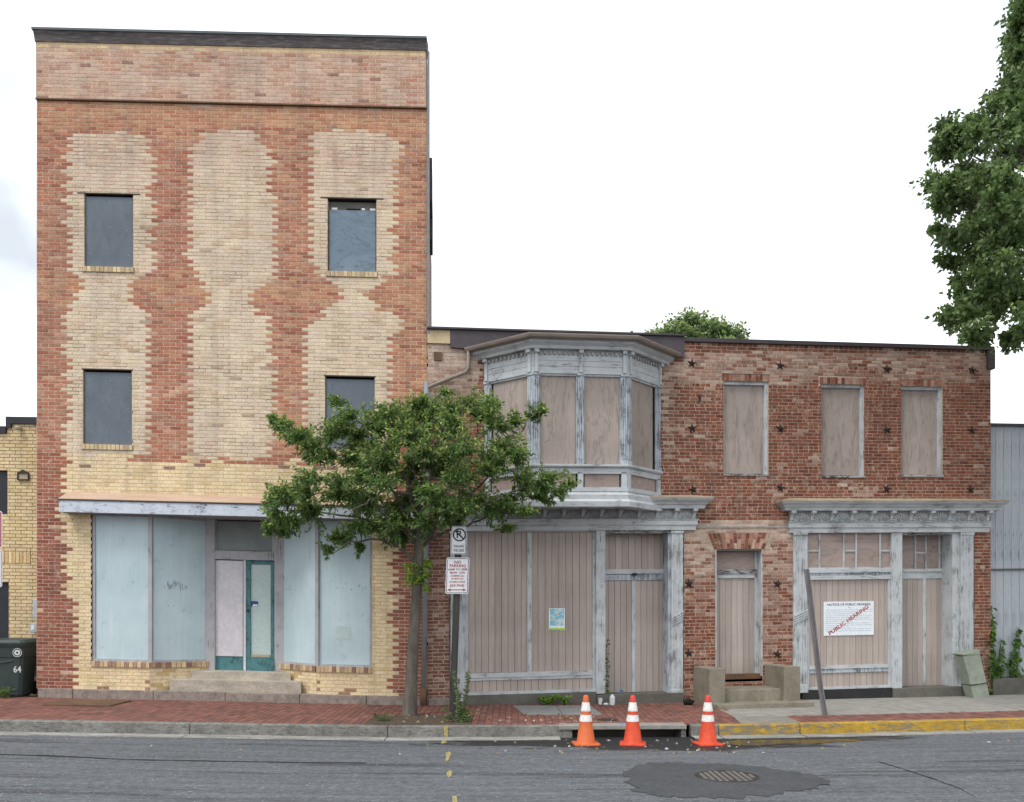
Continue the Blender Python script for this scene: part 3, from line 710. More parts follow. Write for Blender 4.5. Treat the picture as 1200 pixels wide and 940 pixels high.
wins = [prect(FL, *t) for t in TW]
sills = [prect(FL, t[0] - 1.5, t[1] + 1.5, t[3], t[3] + 6.5) for t in TW]
shopR = prect(FL, 107.5, 436, 603, 783); RD_ = .62
A1 = (FL.S(176, 700), 0.); B1 = (FL.S(247, 700, -RD_), -RD_); A2 = (FL.S(371, 700), 0.); B2 = (FL.S(327, 700, -RD_), -RD_)
stepR = (A1[0], A2[0], FL.P(270, 814)[1], FL.P(270, 775)[1])
ztop = FL.P(270, 52.5)[1]; zfri = FL.P(270, 123)[1]; zpl = FL.P(270, 812)[1]
brickwork(FL, tall, lambda z: (0.0, SR), zfri, zpl, wins + sills + [shopR, stepR], col_tall, hidden=hid_t, zref=zpl)
brickwork(FL, tall, lambda z: (0.02, SR - .02), ztop, zfri + .02, [], col_tall, n0=.035, singles=0, zref=zpl)
MB().box(.0, SR, -.02, .048, zfri - .002, zfri + .022).build('frieze_shadow_line', 'rust_plate', tall, FL)  # solid brown strip standing in for the shadow line under the frieze
MB().box(.005, SR - .005, -.02, .033, zfri + .022, ztop).build('frieze_backing', 'stone_ledge', tall, FL)
zc0, zc1, zc2 = FL.P(270, 53.5, .06)[1], FL.P(270, 40.5, .12)[1], FL.P(270, 36.8, .14)[1]
MB().side([(-.2, zc0), (.055, zc0), (.065, zc0 + .03), (.085, zc1 - .06), (.12, zc1), (-.2, zc1)], -.005, SR + .01).build('cornice', 'weathered_metal', tall, FL)
MB().side([(-.2, zc1 + .002), (.14, zc1 + .002), (.14, zc2), (-.2, zc2 + .03)], -.02, SR + .015).build('coping', 'coping_lip', tall, FL)
# body: side, back and roof (right side leans away from the lane)
SRr = -2.39 - XL; dep = 10.
mb = MB(); zb = -.6
mb.add([(0, -.02, zb), (0, -.02, zc1), (0, -dep, zc1), (0, -dep, zb)], [(0, 1, 2, 3)]).add([(SR, -.02, zb), (SR, -.02, zc1), (SRr, -dep, zc1), (SRr, -dep, zb)], [(0, 1, 2, 3)])
mb.add([(0, -dep, zb), (SRr, -dep, zb), (SRr, -dep, zc1), (0, -dep, zc1)], [(0, 1, 2, 3)]); mb.build('side_wall', 'side_brick', tall, FL)
MB().add([(0, -.02, zc1 - .02), (SR, -.02, zc1 - .02), (SRr, -dep, zc1 - .02), (0, -dep, zc1 - .02)], [(0, 1, 2, 3)]).build('roof', 'roof_grey', tall, FL)
sx = lambda d: SR + (SRr - SR) * d / dep
for d0, d1, y0, y1 in ((3.6, 4.5, 197, 246), (4.6, 5.5, 246, 290)):
    dm = (d0 + d1) / 2; z1_, z0_ = FL.P(500, y0, -dm)[1], FL.P(500, y1, -dm)[1]
    MB().prism([(sx(d0) - .02, -d0), (sx(d0) + .07, -d0), (sx(d1) + .07, -d1), (sx(d1) - .02, -d1)], z0_, z1_).build('shutter', 'dark_flashing', tall, FL)
MB().tube([(SR + .035, .02, FL.P(500, 392)[1]), (SR + .035, .02, zc0)], .022, 8).build('conduit', 'galvanised_pipe', tall, FL)
# plinth stones
px_j = [46, 87, 181, 265, 352, 430, 499]
for a, b in zip(px_j[:-1], px_j[1:]):
    z1_ = zpl + .02; MB().box(FL.S(a) + .004, FL.S(b) - .004, -.12, .055 + random.uniform(0, .012), -.55, z1_ - random.uniform(0, .012)).build('plinth_stone', 'granite_plinth', tall, FL, bevel=.012)
# upper windows
for i, (R, Sx, t) in enumerate(zip(wins, sills, TW)):
    win = MB().box(R[0] - .0, R[1] + .0, -.16, -.11, R[2], R[3]).build('window', 'dark_void', tall, FL)
    for e_ in R[:2]: MB().box(e_ - .001, e_ + .001, -.15, .004, R[2], R[3]).build('reveal', 'stone_ledge', win, FL)
    if i == 1:
        ring(FL, 'frame', 'old_lintel_paint', win, (R[0] + .005, R[1] - .005, R[2], R[3] - .03), .03, -.11, -.075)
        MB().box(R[0] + .02, R[1] - .02, -.055, -.038, R[2] + .01, R[3] - .19).build('board', 'blue_grey_plywood', win, FL)
        MB().box(R[0] + .01, R[1] - .01, -.085, -.072, R[3] - .185, R[3] - .03).build('sash', 'base_grey', win, FL)
        for a, b in ((.06, .16), (.6, .66), (.75, .85)):
            MB().box(R[0] + a, R[0] + b, -.072, -.068, R[3] - .17, R[3] - .135).build('paper_scrap', 'sign_white', win, FL)
        MB().box(R[0] + .33, R[0] + .58, -.072, -.069, R[3] - .175, R[3] - .145).build('gap', 'dark_void', win, FL)
    else:
        MB().box(R[0] + .012, R[1] - .006, -.045, -.028, R[2] + .004, R[3] - .04).build('board', 'slate_board', win, FL)
        for q in range(9 if i < 3 else 0):
            u, v = R[0] + .1 + (q % 3) * (R[1] - R[0] - .2) / 2, R[2] + .2 + (q // 3) * (R[3] - R[2] - .35) / 2
            o = MB().lathe((0, 0, 0), [(0, .003), (.012, .003), (.014, 0)], 8).build('washer', 'galvanised_pipe', win, Frame((0, 0, 0))); o.rotation_euler = (math.radians(90), 0, 0); o.location = FL.loc(u + random.uniform(-.04, .04), -.0275, v + random.uniform(-.05, .05))
    rowlock(FL, 'sill_brick', win, Sx, -.10, .028, 12, [C(208, 188, 150), C(196, 174, 138), C(182, 160, 130)])
    ex = .13 if i < 2 else .02
    MB().box(R[0] - ex, R[1] + ex, -.11, .010, R[3] - .004, R[3] + .016).build('lintel', 'lintel_steel', win, FL)
# ---- shopfront
shop = MB().box(A1[0] - 1.2, A2[0] + 1.2, -RD_ - .35, -RD_ - .33, -.3, shopR[3] + .1).build('shopfront', 'dark_void', tall, FL)
zT = shopR[3]; zS = FL.P(150, 775.5)[1]
MB().prism([(shopR[0], -.015), A1, B1, (B1[0], -RD_ - .3), (B2[0], -RD_ - .3), B2, A2, (shopR[1], -.015)], zT - .03, zT + .02).build('soffit', 'mottled_grey_paint', shop, FL)
def pane(A, B, ub, ut, label=None, top=None, mat='pale_blue_board'):
    Ln = math.hypot(B[0] - A[0], B[1] - A[1]); zt = top or zT - .03
    MB().lbox(A, B, ub + .035, Ln - ut - .035, -.05, -.03, zS + .035, zt - .04).build('board', mat, shop, FL)
    mb = MB().lbox(A, B, ub, ub + .045, -.07, -.005, zS, zt).lbox(A, B, Ln - ut - .045, Ln - ut, -.07, -.005, zS, zt)
    mb.lbox(A, B, ub + .045, Ln - ut - .045, -.07, -.008, zS, zS + .04).lbox(A, B, ub + .045, Ln - ut - .045, -.07, -.008, zt - .045, zt)
    mb.build('pane_frame', 'grey_jamb_paint', shop, FL)
a0 = (shopR[0] + .0, -.02); a3 = (shopR[1] - .0, -.02)
pane(a0, (A1[0], -.02), 0, .0); pane(A1, B1, .0, .03); pane(B2, A2, .03, .0); pane((A2[0], -.02), a3, 0, 0)
for A in (A1, A2):
    MB().prism([(A[0] - .035, -.075), (A[0] + .035, -.075), (A[0] + .03, .002), (A[0] - .03, .002)], zS - .01, zT - .03).build('corner_post', 'grey_jamb_paint', shop, FL)
MB().plate([(FL.S(394, 735, -.04), FL.P(394, 749, -.04)[1]), (FL.S(411, 735, -.04), FL.P(411, 749, -.04)[1]), (FL.S(411, 735, -.04), FL.P(411, 734, -.04)[1]), (FL.S(394, 735, -.04), FL.P(394, 734, -.04)[1])], -.052, -.046).build('access_panel', 'door_panel', shop, FL)
plain('smudge_grey', C(138, 152, 156), C(150, 164, 168), 20, rough=.6, bump=0)
def smudge(A, B, u, z, n_, rad, ln, name):
    m_ = MB()
    for i in range(n_):
        a = random.uniform(.2, 2.9); q = rad * random.uniform(.3, 1); cu_, cz_ = u + q * math.cos(a) * 1.5, z + q * math.sin(a) - .05; w_ = random.uniform(.004, .011); l_ = ln * random.uniform(.4, 1)
        m_.lbox(A, B, cu_ - w_, cu_ + w_, -.0302, -.0294, cz_, cz_ + l_)
    m_.build(name, 'smudge_grey', shop, FL, kind='stuff')
zz_ = FL.P(208, 690, -.3)[1]; smudge(A1, B1, .46, zz_, 26, .15, .09, 'smudge'); smudge(A1, B1, .5, zz_ - .55, 6, .3, .03, 'smudge'); smudge((A2[0], -.02), a3, .62, zz_ + .02, 8, .2, .05, 'smudge'); smudge(B2, A2, .3, zz_ + .05, 6, .12, .04, 'smudge')
# brick base of the splayed windows and their rowlock sills
def base_line(A, B, zl, cols):
    Ln = math.hypot(B[0] - A[0], B[1] - A[1]); mb = MB(); bd = MB()
    bd.lbox(A, B, 0, Ln, -.10, -.001, -.3, zl, C(206, 186, 146))
    j = 0; z = FL.P(270, 812)[1] - .06
    while z < zl - .02:
        u = -(.10875 if j % 2 else 0); j += 1
        while u < Ln:
            a, b = max(u, 0) + .005, min(u + .2175, Ln) - .005
            if b - a > .03: mb.lbox(A, B, a, b, -.01, .005, z + .005, min(z + .0605, zl), vary(YEL if random.random() < .8 else C(196, 168, 124), .06))
            u += .2175
        z += .0655
    bd.build('base_wall', 'brick_wall_mix', shop, FL); mb.build('base_bricks', 'brick_wall_mix', shop, FL, kind='stuff')
zL = zS - .105
base_line(A1, B1, zL, None); base_line(B2, A2, zL, None)
def sill_line(A, B, count):
    Ln = math.hypot(B[0] - A[0], B[1] - A[1]); wd = Ln / count
    MB().lbox(A, B, 0, Ln, -.12, .012, zL + .002, zS - .006).build('sill_bed', 'stone_ledge', shop, FL)
    for i in range(count):
        o = MB().lbox(A, B, i * wd + .004, (i + 1) * wd - .004, -.10, .03, zL + .006, zS).build('sill_brick', 'brick_single', shop, FL)
        o.color = vary(random.choice([C(190, 166, 134), C(164, 138, 116), C(134, 106, 94), C(204, 182, 146)]), .12)
sill_line((shopR[0], 0), A1, 14); sill_line(A1, B1, 12); sill_line(B2, A2, 12); sill_line(A2, (shopR[1], 0), 14)
# entrance
dn = -RD_
zD0 = FL.P(287, 786.5, dn)[1]
for a, b in ((240.5, 251.5), (321.5, 333)):
    pbox(FL, 'jamb', 'grey_jamb_paint', shop, a, b, 605, 787, dn - .1, dn + .04)
pbox(FL, 'transom_panel', 'transom_grey', shop, 251.5, 321.5, 611, 645, dn - .06, dn - .02)
ring(FL, 'transom_frame', 'grey_jamb_paint', shop, prect(FL, 251.5, 321.5, 607, 648, dn), .04, dn - .08, dn)
pbox(FL, 'transom_bar', 'grey_jamb_paint', shop, 251.5, 321.5, 647, 656, dn - .09, dn + .03)
d1 = pbox(FL, 'door', 'teal_paint', shop, 252, 284.7, 656, 786, dn - .08, dn - .03, label='door covered by a white board')
pbox(FL, 'door_board', 'white_board', shop, 252.5, 284.5, 657, 769, dn - .03, dn - .015)
pbox(FL, 'meeting_stile', 'white_board', shop, 285.2, 288, 656, 787, dn - .08, dn - .005)
rr = prect(FL, 288.2, 321, 656, 787, dn - .02); s0, s1, z0, z1 = rr
MB().box(s0, s0 + .085, dn - .08, dn - .02, z0, z1).box(s1 - .06, s1, dn - .08, dn - .02, z0, z1).box(s0 + .085, s1 - .06, dn - .08, dn - .023, z1 - .085, z1).box(s0 + .085, s1 - .06, dn - .08, dn - .023, z0, z0 + .31).build('door', 'teal_paint', shop, FL, label='glazed door with teal painted frame')
MB().box(s0 + .085, s1 - .06, dn - .07, dn - .05, z0 + .31, z1 - .085).build('door_panel', 'door_panel', shop, FL)
MB().box(s0 + .1, s1 - .08, dn - .06, dn - .018, z0 + .27, z0 + .318).build('bottom_rail', 'stone_ledge', shop, FL)
MB().box(s0 + .088, s0 + .22, dn - .05, dn - .046, z0 + 1.22, z0 + 1.32).build('sticker', 'sticker_blue', shop, FL)
MB().box(s0 + .12, s0 + .21, dn - .046, dn - .044, z0 + 1.225, z0 + 1.26).build('sticker_print', 'sign_white', shop, FL)
o = MB().lathe((0, 0, 0), [(0, .05), (.02, .045), (.025, .03), (.01, .02), (.01, 0)], 12).build('door_knob', 'old_iron', shop, Frame((0, 0, 0)))
o.rotation_euler = (math.radians(90), 0, 0); o.location = FL.loc(s0 + .045, dn - .02, z0 + 1.14)
# steps (inside the recess)
zt1 = FL.P(282, 787.5, -.28)[1]; zt2 = FL.P(275, 797.5, -.03)[1]
MB().prism([(FL.S(224, 792, -.3), -.30), (FL.S(341, 792, -.3), -.30), (B2[0] + .02, -RD_ - .1), (B1[0] - .02, -RD_ - .1)], -.3, zt1).build('step', 'step_stone', shop, FL, bevel=.008)
MB().prism([(FL.S(199, 804, -.03), -.03), (FL.S(353, 804, -.03), -.03), (FL.S(353, 804, -.03) - .1, -.4), (FL.S(199, 804, -.03) + .1, -.4)], -.3, zt2).build('step', 'step_stone', shop, FL, bevel=.008)
# ledge over the shopfront
zF0, zF1, zF2 = FL.P(270, 604.5, .33)[1], FL.P(270, 591, .33)[1], FL.P(270, 582, .02)[1]
sA, sB = FL.S(69, 596, .33), FL.S(503, 596, .33) - .02
MB().box(sA, sB, .29, .33, zF0, zF1).build('fascia', 'fascia_paint', tall, FL)
MB().box(sA, sA + .03, -.0, .289, zF0 + .002, zF1 - .002).box(sA + .03, sB, .009, .288, zF0 + .01, zF0 + .03).build('soffit_board', 'mottled_grey_paint', tall, FL)
MB().box(sA - .01, sB, .27, .345, zF1 + .001, zF1 + .022).build('drip_edge', 'dark_flashing', tall, FL)
MB().side([(.009, zF1 + .02), (.35, zF1 + .024), (.35, zF1 + .034), (.009, zF2 + .02)], sA + .0, sB).build('ledge_roof', 'tan_flashing', tall, FL)

# ================================================================== ROW BUILDING
th = math.atan(T); FR = Frame((X0, 0, 0), th, .0164)
row = FR.root('row_brick_building', label='two storey red brick row building with bay window and boarded shopfronts', category='building')
RB1, RB2 = C(128, 77, 61), C(110, 65, 53); RMO = C(182, 160, 139); LIME = C(200, 184, 168)
def col_row(px, py):
    r = random.random(); b1 = vnoise(px / 26, py / 18, 5); b2 = vnoise(px / 60, py / 40, 9); b3 = vnoise(px / 9, py / 7, 12)
    lime = 0.
    if px < 562 and py < 480: lime = .75 - max(0, (py - 430) / 90)                  # faded paint left of the bay
    if px < 530 and py > 600: lime = .06 + .9 * max(0, b3 - .62)
    if px > 775 and py < 450 - (px - 800) * .0 and py > 413: lime = max(lime, .40 + .5 * (b1 - .5))
    if 775 < px < 800 and 440 < py < 500: lime = max(lime, .7 - (px - 775) / 30)
    if 798 < px < 935 and 608 < py < 628: lime = .8
    if 798 < px < 935 and 628 <= py < 720: lime = max(lime, (.62 if px < 840 else .55) - (py - 628) / 170 + .3 * (b1 - .5))
    if 890 < px < 935 and 650 < py < 780: lime = max(lime, .35 - (abs(px - 902) / 26) * .3)
    if px > 790 and py > 760: lime = max(lime, .18 * b3)
    if b1 > .8 and b3 > .5: lime = max(lime, .35)
    if b3 > .93: lime = max(lime, .5)
    dark = max(0, (py - 700) / 400) * .35 if px < 840 else .0
    base = RB1 if r < .6 else RB2
    if random.random() < .07: base = C(118, 78, 66)
    if px < 530 and py > 600: base = C(116, 78, 70)
    base = vary(lerpc(base, C(92, 68, 60), dark), .12)
    a = max(0, min(.9, lime * 1.15 + random.gauss(-.12, .26 if lime > .05 else .05)))
    return lerpc(base, C(190, 172, 158), a), lerpc(RMO, LIME, min(1, lime)), .006
RW = [(848, 900.5, 447, 557.5), (962.5, 1013.5, 450.5, 559.5), (1056, 1104.5, 453, 558.5)]
rwin = [prect(FR, *t) for t in RW]
rlin = [prect(FR, t[0] - 2, t[1] + 2, t[2] - 8, t[2]) for t in RW]
SE = FR.S(1161.0, 600)
zR = FR.P(1000, 406)[1]; zRb = -.12
doorR = prect(FR, 838.5, 893.5, 643.5, 799); archR = prect(FR, 829, 903, 624.5, 643.5)
shopA = prect(FR, 527, 801, 597, 830); shopB = prect(FR, 929.5, 1141.5, 598, 825)
hid_r = lambda px, py: px < 690 and 380 < py < 660 or px < 540 or 560 < px < 780 or not (390 < py < 800)
brickwork(FR, row, lambda z: (0.01, SE), zR, zRb, rwin + rlin + [doorR, archR, shopA, shopB], col_row, header=6, bl=.205, ch=.0645, hidden=hid_r, jit=.02, proud=.008)
SL0 = 0.0
mb = MB()
mb.add([(SE, 0, zRb - .3), (SE, 0, zR), (SE, -9, zR - .3), (SE, -9, zRb - .3)], [(0, 1, 2, 3)]).add([(.02, 0, 3), (.02, 0, zR), (.02, -9, zR - .3), (.02, -9, 3)], [(0, 1, 2, 3)]).add([(.02, -9, -.3), (SE, -9, -.3), (SE, -9, zR - .3), (.02, -9, zR - .3)], [(0, 1, 2, 3)]).build('side_wall', 'side_brick', row, FR)
MB().add([(.02, 0, zR - .04), (SE, 0, zR - .04), (SE, -9, zR - .3), (.02, -9, zR - .3)], [(0, 1, 2, 3)]).build('roof', 'roof_grey', row, FR)
zrl = lambda px, py, n=0.: FR.P(px, py, n)[1]
# parapet flashings
sM = FR.S(801, 402)
MB().box(sM, SE + .05, -.3, .055, zR - .012, zR + .065).build('coping', 'dark_flashing', row, FR, bevel=.006)
MB().box(SE - .10, SE + .055, -.3, .06, zR - .38, zR - .014).build('coping_end', 'dark_flashing', row, FR)
MB().box(.0, sM - .002, -.3, .10, zR + .075, zR + .115).build('coping', 'dark_flashing', row, FR, bevel=.006)
MB().box(.01, FR.S(527.5, 397), -.1, .04, zrl(513, 403), zR + .073).build('fascia_board', 'cream_board', row, FR, label='bare cream board beside the tall building')
MB().plate([(FR.S(528, 400), zrl(528, 408)), (FR.S(560, 400), zrl(560, 411)), (FR.S(640, 400), zrl(640, 411)), (FR.S(640, 400), zR + .073), (FR.S(528, 400), zR + .073)], -.1, .06).build('fascia_board', 'purple_fascia', row, FR)
MB().plate([(FR.S(700, 400), zrl(700, 412)), (FR.S(780, 400), zrl(780, 420)), (FR.S(801, 400), zrl(801, 420)), (FR.S(801, 400), zR + .073), (FR.S(700, 400), zR + .073)], -.1, .06).build('fascia_board', 'purple_fascia', row, FR)
MB().box(FR.S(508.5, 408), FR.S(518, 408), .0, .03, zrl(513, 423), zrl(513, 413)).build('wall_plate', 'rust_plate', row, FR)
MB().box(FR.S(801.5, 617), FR.S(931, 617), -.0, .02, zrl(866, 618.6), zrl(866, 617)).build('belt_course', 'mottled_grey_paint', row, FR)
# upper windows
for R, LR, t in zip(rwin, rlin, RW):
    win = MB().box(R[0], R[1], -.2, -.17, R[2], R[3]).build('window', 'dark_void', row, FR)
    s0, s1, z0, z1 = R
    MB().box(s0, s0 + .035, -.16, -.06, z0, z1 - .03).box(s1 - .065, s1, -.16, -.03, z0, z1 - .0).box(s0, s1 - .067, -.16, -.035, z1 - .055, z1).build('frame', 'peeling_paint_upright', win, FR)
    MB().box(s0 + .03, s1 - .06, -.11, -.085, z0 + .05, z1 - .05).build('board', 'taupe_plywood', win, FR)
    MB().side([(-.15, z0), (.025, z0 - .005), (.025, z0 + .028), (-.15, z0 + .055)], s0 - .01, s1 + .012).build('sill', 'old_lintel_paint', win, FR)
    for e_ in (s0, s1): MB().box(e_ - .001, e_ + .001, -.15, .004, z0, z1).build('reveal', 'side_brick', win, FR)
    rowlock(FR, 'lintel_brick', win, LR, -.1, .006, 13, [RB1, RB2, C(150, 108, 92), C(160, 132, 118)])
# jack arch over the door: fan of bricks, each a part
s0, s1, z0, z1 = archR; cx = (s0 + s1) / 2; nb = 15; zc = z0 - 1.6
MB().box(s0, s1, -.1, -.0, z0, z1).build('arch_bed', 'stone_ledge', row, FR)
for i in range(nb):
    a, b = (i + .10) / nb, (i + .90) / nb
    w0, w1 = (s1 - s0) * .80, (s1 - s0)
    p = [(cx - w0 / 2 + w0 * a, z0 + .004), (cx - w0 / 2 + w0 * b, z0 + .004), (cx - w1 / 2 + w1 * b, z1 - .004), (cx - w1 / 2 + w1 * a, z1 - .004)]
    pm = lambda t_: [(p[0][0] + (p[3][0] - p[0][0]) * t_, p[0][1] + (p[3][1] - p[0][1]) * t_), (p[1][0] + (p[2][0] - p[1][0]) * t_, p[1][1] + (p[2][1] - p[1][1]) * t_)]
    cut = .62 if i % 2 else .36
    for u, v in ((0, cut - .025), (cut + .025, 1)):
        q = pm(u) + pm(v)[::-1]
        o = MB().plate(q, 0, .009).build('arch_brick', 'brick_single', row, FR); o.color = vary(random.choice([RB1, RB2, C(168, 116, 98), C(176, 146, 128)]), .12)
for sgn in (0, 1):
    q = [(s0, z0), (s0 + (s1 - s0) * .1, z0), (s0, z1)] if not sgn else [(s1, z0), (s1, z1), (s1 - (s1 - s0) * .1, z0)]
    MB().plate(q, -.1, .003).build('arch_shoulder', 'stone_ledge', row, FR)
# star anchors
star = None
for px_, py_ in [(810.5, 426), (914, 428.5), (1039, 432.5), (1139, 434), (811, 502), (914, 502.5), (1039, 504), (1138.5, 504.5), (812, 574), (914.5, 572), (1039, 573), (1137, 573.5), (807, 684), (911, 684.5), (807, 765.5), (911, 766.5)]:
    s_, z_ = FR.P(px_, py_)
    if star is None:
        vs = [(0, .05, 0)]
        for i in range(10):
            r_ = .10 if i % 2 == 0 else .04; a = math.pi / 2 + i * math.pi / 5; vs.append((r_ * math.cos(a), .008, r_ * math.sin(a)))
        star = MB().add(vs, [(0, i + 1, (i + 1) % 10 + 1) for i in range(10)] + [tuple(range(1, 11))]).lathe((0, .04, 0), [(0, .0)], 3).build('star_anchor', 'rusty_iron', row, Frame((0, 0, 0))); o = star
    else: o = copy(star, row)
    o.location = FR.loc(s_, .002, z_); o.rotation_euler = (0, random.uniform(-.3, .3), 0)
s_, z_ = FR.P(819, 468); MB().tube([(s_, .0, z_ + .06), (s_ + .01, .05, z_ + .03), (s_ - .005, .04, z_ - .06)], .018, 6).build('iron_hook', 'rusty_iron', row, FR)

# ---- console bracket, sunburst and cornice shared by both shopfronts
def entablature(shop_, sa, sb, zc_b, zc_t, zf_b, za_b, nb, stretch_l, stretch_r, sunmat='mottled_grey_paint', ext=None, bm='peeling_paint_level'):
    """cornice (zc_b..zc_t), frieze with brackets (zf_b..zc_b), architrave (za_b..zf_b)"""
    e = .06; pth = [(sa - .0, .0), (sa - .0, e), (sb, e), (sb, .0)]
    h = zc_t - zc_b
    MB().mould(pth, [(-.08, zc_b), (.10, zc_b), (.115, zc_b + .35 * h), (.14, zc_b + .42 * h), (.16, zc_b + .6 * h), (.215, zc_b + .85 * h), (.225, zc_b + h), (-.08, zc_b + h)]).build('cornice', 'peeling_paint_level', shop_, FR)
    MB().mould(pth, [(-.09, zc_t + .001), (.235, zc_t + .001), (.235, zc_t + .03), (-.09, zc_t + .10)]).build('cornice_flashing', 'stone_ledge', shop_, FR)
    MB().box(sa + .03, sb - .03, -.05, .055, zf_b, zc_b - .002).build('frieze', sunmat, shop_, FR)
    mid = za_b + (zf_b - za_b) * .46
    MB().mould([(sa + .035, 0.), (sa + .035, .06), (sb - .035, .06), (sb - .035, 0.)], [(-.06, mid + .002), (.025, mid + .002), (.03, zf_b - .03), (.05, zf_b - .008), (.05, zf_b), (-.06, zf_b)]).build('architrave', 'peeling_paint_level', shop_, FR)
    MB().mould([(sa + .045, 0.), (sa + .045, .05), (sb - .045, .05), (sb - .045, 0.)], [(-.05, za_b), (.01, za_b), (.012, mid - .02), (.03, mid), (-.05, mid)]).build('architrave', 'peeling_paint_level', shop_, FR)
    hb = zc_b - zf_b; brk = None; sun = None; pitch = (sb - sa - .14) / (nb - 1)
    for i in range(nb):
        s_ = sa + .07 + pitch * i
        if brk is None:
            prof = [(.05, 0.), (.075, .0), (.085, .12 * hb), (.07, .3 * hb), (.09, .55 * hb), (.13, .72 * hb), (.15, .78 * hb), (.15, hb - .003), (.05, hb - .003)]
            brk = o = MB().side([(a, b) for a, b in prof], -.032, .032).box(-.045, .045, .05, .18, .74 * hb, hb - .004).build('bracket', bm, shop_, Frame((0, 0, 0)), bevel=.004)
        else: o = copy(brk, shop_)
        o.location = FR.loc(s_, .0, zf_b)
        if i < nb - 1:
            if sun is None:
                m_ = MB(); rr_ = min(pitch * .40, hb * .95)
                for k_ in range(9):
                    a = math.pi * (k_ + .5) / 9; da = .10
                    m_.plate([(.025 * math.cos(a), .025 * math.sin(a)), (rr_ * math.cos(a - da), rr_ * math.sin(a - da) * .92), (rr_ * 1.03 * math.cos(a), rr_ * .95 * math.sin(a)), (rr_ * math.cos(a + da), rr_ * math.sin(a + da) * .92)], .055, .072)
                m_.plate([(.04 * math.cos(math.pi * q / 6), .04 * math.sin(math.pi * q / 6)) for q in range(7)], .055, .082)
                sun = o = m_.build('sunburst', bm, shop_, Frame((0, 0, 0)))
            else: o = copy(sun, shop_)
            o.location = FR.loc(s_ + pitch / 2, 0., zf_b + .012)

def pilaster(shop_, px0, px1, py0, py1, n=.03, orn=None, mat='peeling_paint_upright'):
    R = prect(FR, px0, px1, py0, py1, n); s0, s1, z0, z1 = R; w_ = s1 - s0
    m_ = MB().box(s0, s1, -.4 if False else -.12, n, z0, z1)
    m_.box(s0 - .012, s1 + .012, -.1, n + .02, z0, z0 + .16).box(s0 - .010, s1 + .010, -.1, n + .018, z1 - .05, z1)
    o = m_.build('pilaster', mat, shop_, FR, bevel=.004)
    m2 = MB().box(s0 + w_ * .22, s0 + w_ * .34, n, n + .012, z0 + .2, z1 - .1).box(s1 - w_ * .34, s1 - w_ * .22, n, n + .012, z0 + .2, z1 - .1)
    m2.build('fluting', mat, shop_, FR)
    if orn:
        zc_ = zrl((px0 + px1) / 2, orn, n); m3 = MB()
        for dz in (-.09, -.045, 0, .045):
            m3.plate([(s0, zc_ + dz - .06), (s1, zc_ + dz + .06), (s1, zc_ + dz + .085), (s0, zc_ + dz - .035)], n + .002, n + .03)
        m3.build('diagonal_moulding', mat, shop_, FR)
    return o
# ---- shopfront A (under the bay)
sA_ = MB().box(shopA[0] + .05, shopA[1] - .05, -.62, -.6, -.2, shopA[3]).build('shopfront', 'dark_void', row, FR, label='boarded shopfront with wide plank panels and no transom bars')
entablature(sA_, FR.S(543, 590), FR.S(824, 590) - .13, zrl(790, 595.5, .2), zrl(790, 583.5, .3), zrl(700, 608.5, .06), zrl(700, 621.5, .05), 13, 0, 0)
pilaster(sA_, 528, 544.5, 622, 822, .04, 715); pilaster(sA_, 787, 800.5, 622, 818, .04, 724)
pbox(FR, 'post', 'peeling_paint_upright', sA_, 698.5, 709.5, 620, 813, -.35, .03, bevel=.004)
RA = prect(FR, 546, 698, 620, 811, -.03)
pbox(FR, 'head_board', 'peeling_paint_level', sA_, 545, 698, 617.5, 623.5, -.1, -.005)
pbox(FR, 'mullion', 'peeling_paint_upright', sA_, 618, 623, 624, 787.5, -.08, -.015)
pbox(FR, 'mullion', 'peeling_paint_upright', sA_, 544.5, 549, 624, 810, -.08, -.017)
pbox(FR, 'mullion', 'peeling_paint_upright', sA_, 694.5, 698.5, 624, 810, -.08, -.017)
planks(FR, sA_, prect(FR, 549, 618.5, 623, 788, -.045), -.045, 9); planks(FR, sA_, prect(FR, 622.5, 695, 623, 788, -.045), -.045, 9)
pbox(FR, 'rail', 'peeling_paint_level', sA_, 549, 694.5, 787.5, 793, -.08, -.005); pbox(FR, 'rail', 'peeling_paint_level', sA_, 549, 694.5, 793.2, 796.2, -.08, -.02)
planks(FR, sA_, prect(FR, 549, 695, 796, 810, -.045), -.045, 18)
pbox(FR, 'sill', 'peeling_paint_level', sA_, 545, 698.5, 809.5, 813, -.12, .015)
pbox(FR, 'base', 'base_grey', sA_, 541, 699, 813, 829, -.2, .05, bevel=.006)
pbox(FR, 'door_step', 'base_grey', sA_, 699.5, 801, 813, 829, -.5, .08, bevel=.01)
dA = -.33
pbox(FR, 'reveal', 'weathered_paint_upright', sA_, 783, 788, 622, 813, dA - .05, -.0)
planks(FR, sA_, prect(FR, 706, 782, 626, 667.5, dA), dA, 10)
pbox(FR, 'transom_bar', 'peeling_paint_level', sA_, 706, 784, 667, 672.5, dA - .06, dA + .05); pbox(FR, 'transom_bar', 'weathered_paint_upright', sA_, 706, 784, 673, 680, dA - .06, dA + .025)
planks(FR, sA_, prect(FR, 706, 741, 680, 812, dA), dA, 5); planks(FR, sA_, prect(FR, 744, 779, 680, 812, dA), dA, 5)
pbox(FR, 'meeting_stile', 'peeling_paint_upright', sA_, 740.5, 744.5, 680, 812, dA - .04, dA + .02)
pbox(FR, 'jamb', 'peeling_paint_upright', sA_, 778.5, 783, 624, 812, dA - .04, dA + .03)
pbox(FR, 'lintel_underside', 'old_lintel_paint', sA_, 706, 788, 618, 625, dA - .05, -.005)
pbox(FR, 'lock_plate', 'base_dark', sA_, 741, 746.5, 671.5, 674.5, dA, dA + .06)
